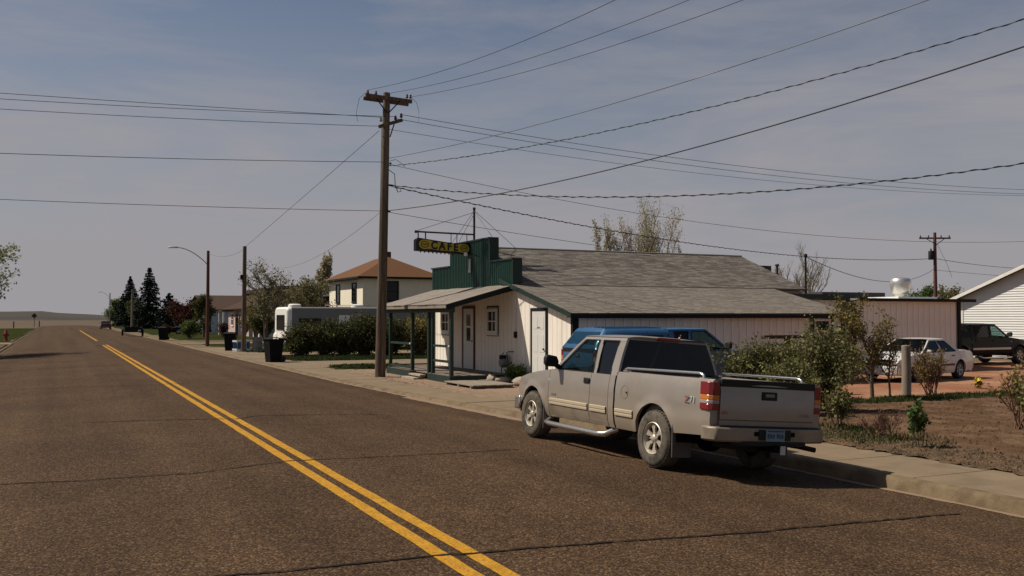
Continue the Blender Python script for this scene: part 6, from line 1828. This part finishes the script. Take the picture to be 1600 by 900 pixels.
plant('dry_shrub', 'leafless reddish twig tuft beside the leafy sprout', 'shrub', (12.75, 12.0, G0 + 0.02), 0.55, 0.006, 'leaf_olive', 0, 0.05, 60, nstem=20, lean=0.55, nb=(5, 4, 2), levels=2, lenk=0.55, bark='twig_red')
plant('flower_clump', 'small clump of yellow flowers on the red scoria', 'flowers', (24.4, 19.3, G0), 0.34, 0.006, 'leaf_green', 120, 0.05, 61, nstem=8, lean=0.35, nb=(3, 2), levels=1, lenk=0.4, jit=0.03, extra=('flower_yellow', 1.0, 1.2))
plant('green_plant', 'bushy green plant at the foot of the gas meter', 'plant', (12.85, 26.6, G0), 0.62, 0.008, 'leaf_green', 1500, 0.08, 62, nstem=16, lean=0.5, nb=(4, 3), levels=1, lenk=0.5, jit=0.06)
# uncountable ground cover
def blades(name, label, cat, rects, mt, h, w, seed, lie=0.3):
    nr = np.random.default_rng(seed)
    Cs, As, Bs = [], [], []
    for (x0, x1, y0, y1, z, n) in rects:
        x = nr.uniform(x0, x1, n); y = nr.uniform(y0, y1, n)
        # clumpy
        k = np.sin(x * 3.1 + 1) * np.sin(y * 2.7 + 0.5) + 0.6 * np.sin(x * 7 + y * 5)
        keep = k + nr.normal(size=n) * 0.7 > -0.3
        x, y = x[keep], y[keep]; n = len(x)
        hh = h * nr.uniform(0.4, 1.3, n)
        a = nr.uniform(0, 6.28, n)
        A = np.stack([np.cos(a), np.sin(a), np.zeros(n)], 1) * (w * nr.uniform(0.6, 1.4, (n, 1)) / 2)
        B = np.stack([nr.normal(size=n) * lie * hh, nr.normal(size=n) * lie * hh, hh], 1) / 2
        C = np.stack([x, y, z + hh / 2], 1)
        Cs.append(C); As.append(A); Bs.append(B)
    me = quads_mesh(name, np.concatenate(Cs), np.concatenate(As), np.concatenate(Bs))
    return stuff(link(name, me, mt), label, cat)
blades('grass_strip', 'green grass tufts along the far edge of the garden bed', 'grass', [(15, 24.5, 16.9, 17.9, -0.14, 15000), (11.7, 13.6, 11.4, 14.0, -0.12, 2600), (12.0, 13.2, 10.8, 11.6, -0.12, 300)], 'grass_blade', 0.085, 0.012, 1)
blades('dry_grass', 'dry straw and dead leaves along the pavement edge', 'grass', [(11.45, 12.7, 2.0, 14.5, -0.115, 3800), (12.5, 16, 6.5, 9.6, -0.13, 1800), (9.9, 10.6, 26, 40, -0.125, 600), (12.2, 13.1, 22.5, 27.0, -0.13, 1200)], 'grass_dry', 0.03, 0.010, 2, 1.3)
blades('lawn_grass', 'short blades on the lawns by the hedge', 'grass', [(10, 20, 44.7, 49.5, -0.15, 16000), (10.2, 13.1, 37, 39.1, -0.115, 5000), (10, 16, 56.6, 60, -0.15, 6000)], 'grass_blade', 0.10, 0.03, 3)
def clods(name, label, cat, x0, x1, y0, y1, z, n, s0, s1, mt, seed):
    rng = random.Random(seed); m = MB()
    for i in range(n):
        x, y = rng.uniform(x0, x1), rng.uniform(y0, y1); s = s0 + (s1 - s0) * rng.random() ** 2
        a = rng.random() * 3
        c, q = math.cos(a) * s, math.sin(a) * s
        m.add([(x + c, y + q, z), (x - q, y + c, z), (x - c, y - q, z), (x + q, y - c, z), (x + rng.uniform(-.3, .3) * s, y + rng.uniform(-.3, .3) * s, z + s * rng.uniform(0.5, 1.0))], [(0, 1, 4), (1, 2, 4), (2, 3, 4), (3, 0, 4)])
    return stuff(m.build(name, mt, fix=False), label, cat)
clods('soil_clods', 'loose clods scattered over the garden soil', 'soil', 11.7, 22, 4, 17, -0.135, 7000, 0.012, 0.045, 'soil', 5)
clods('leaf_litter', 'dark dead leaf litter by the pavement', 'leaves', 11.45, 12.9, 3, 13.5, -0.11, 2600, 0.015, 0.05, 'litter', 6)
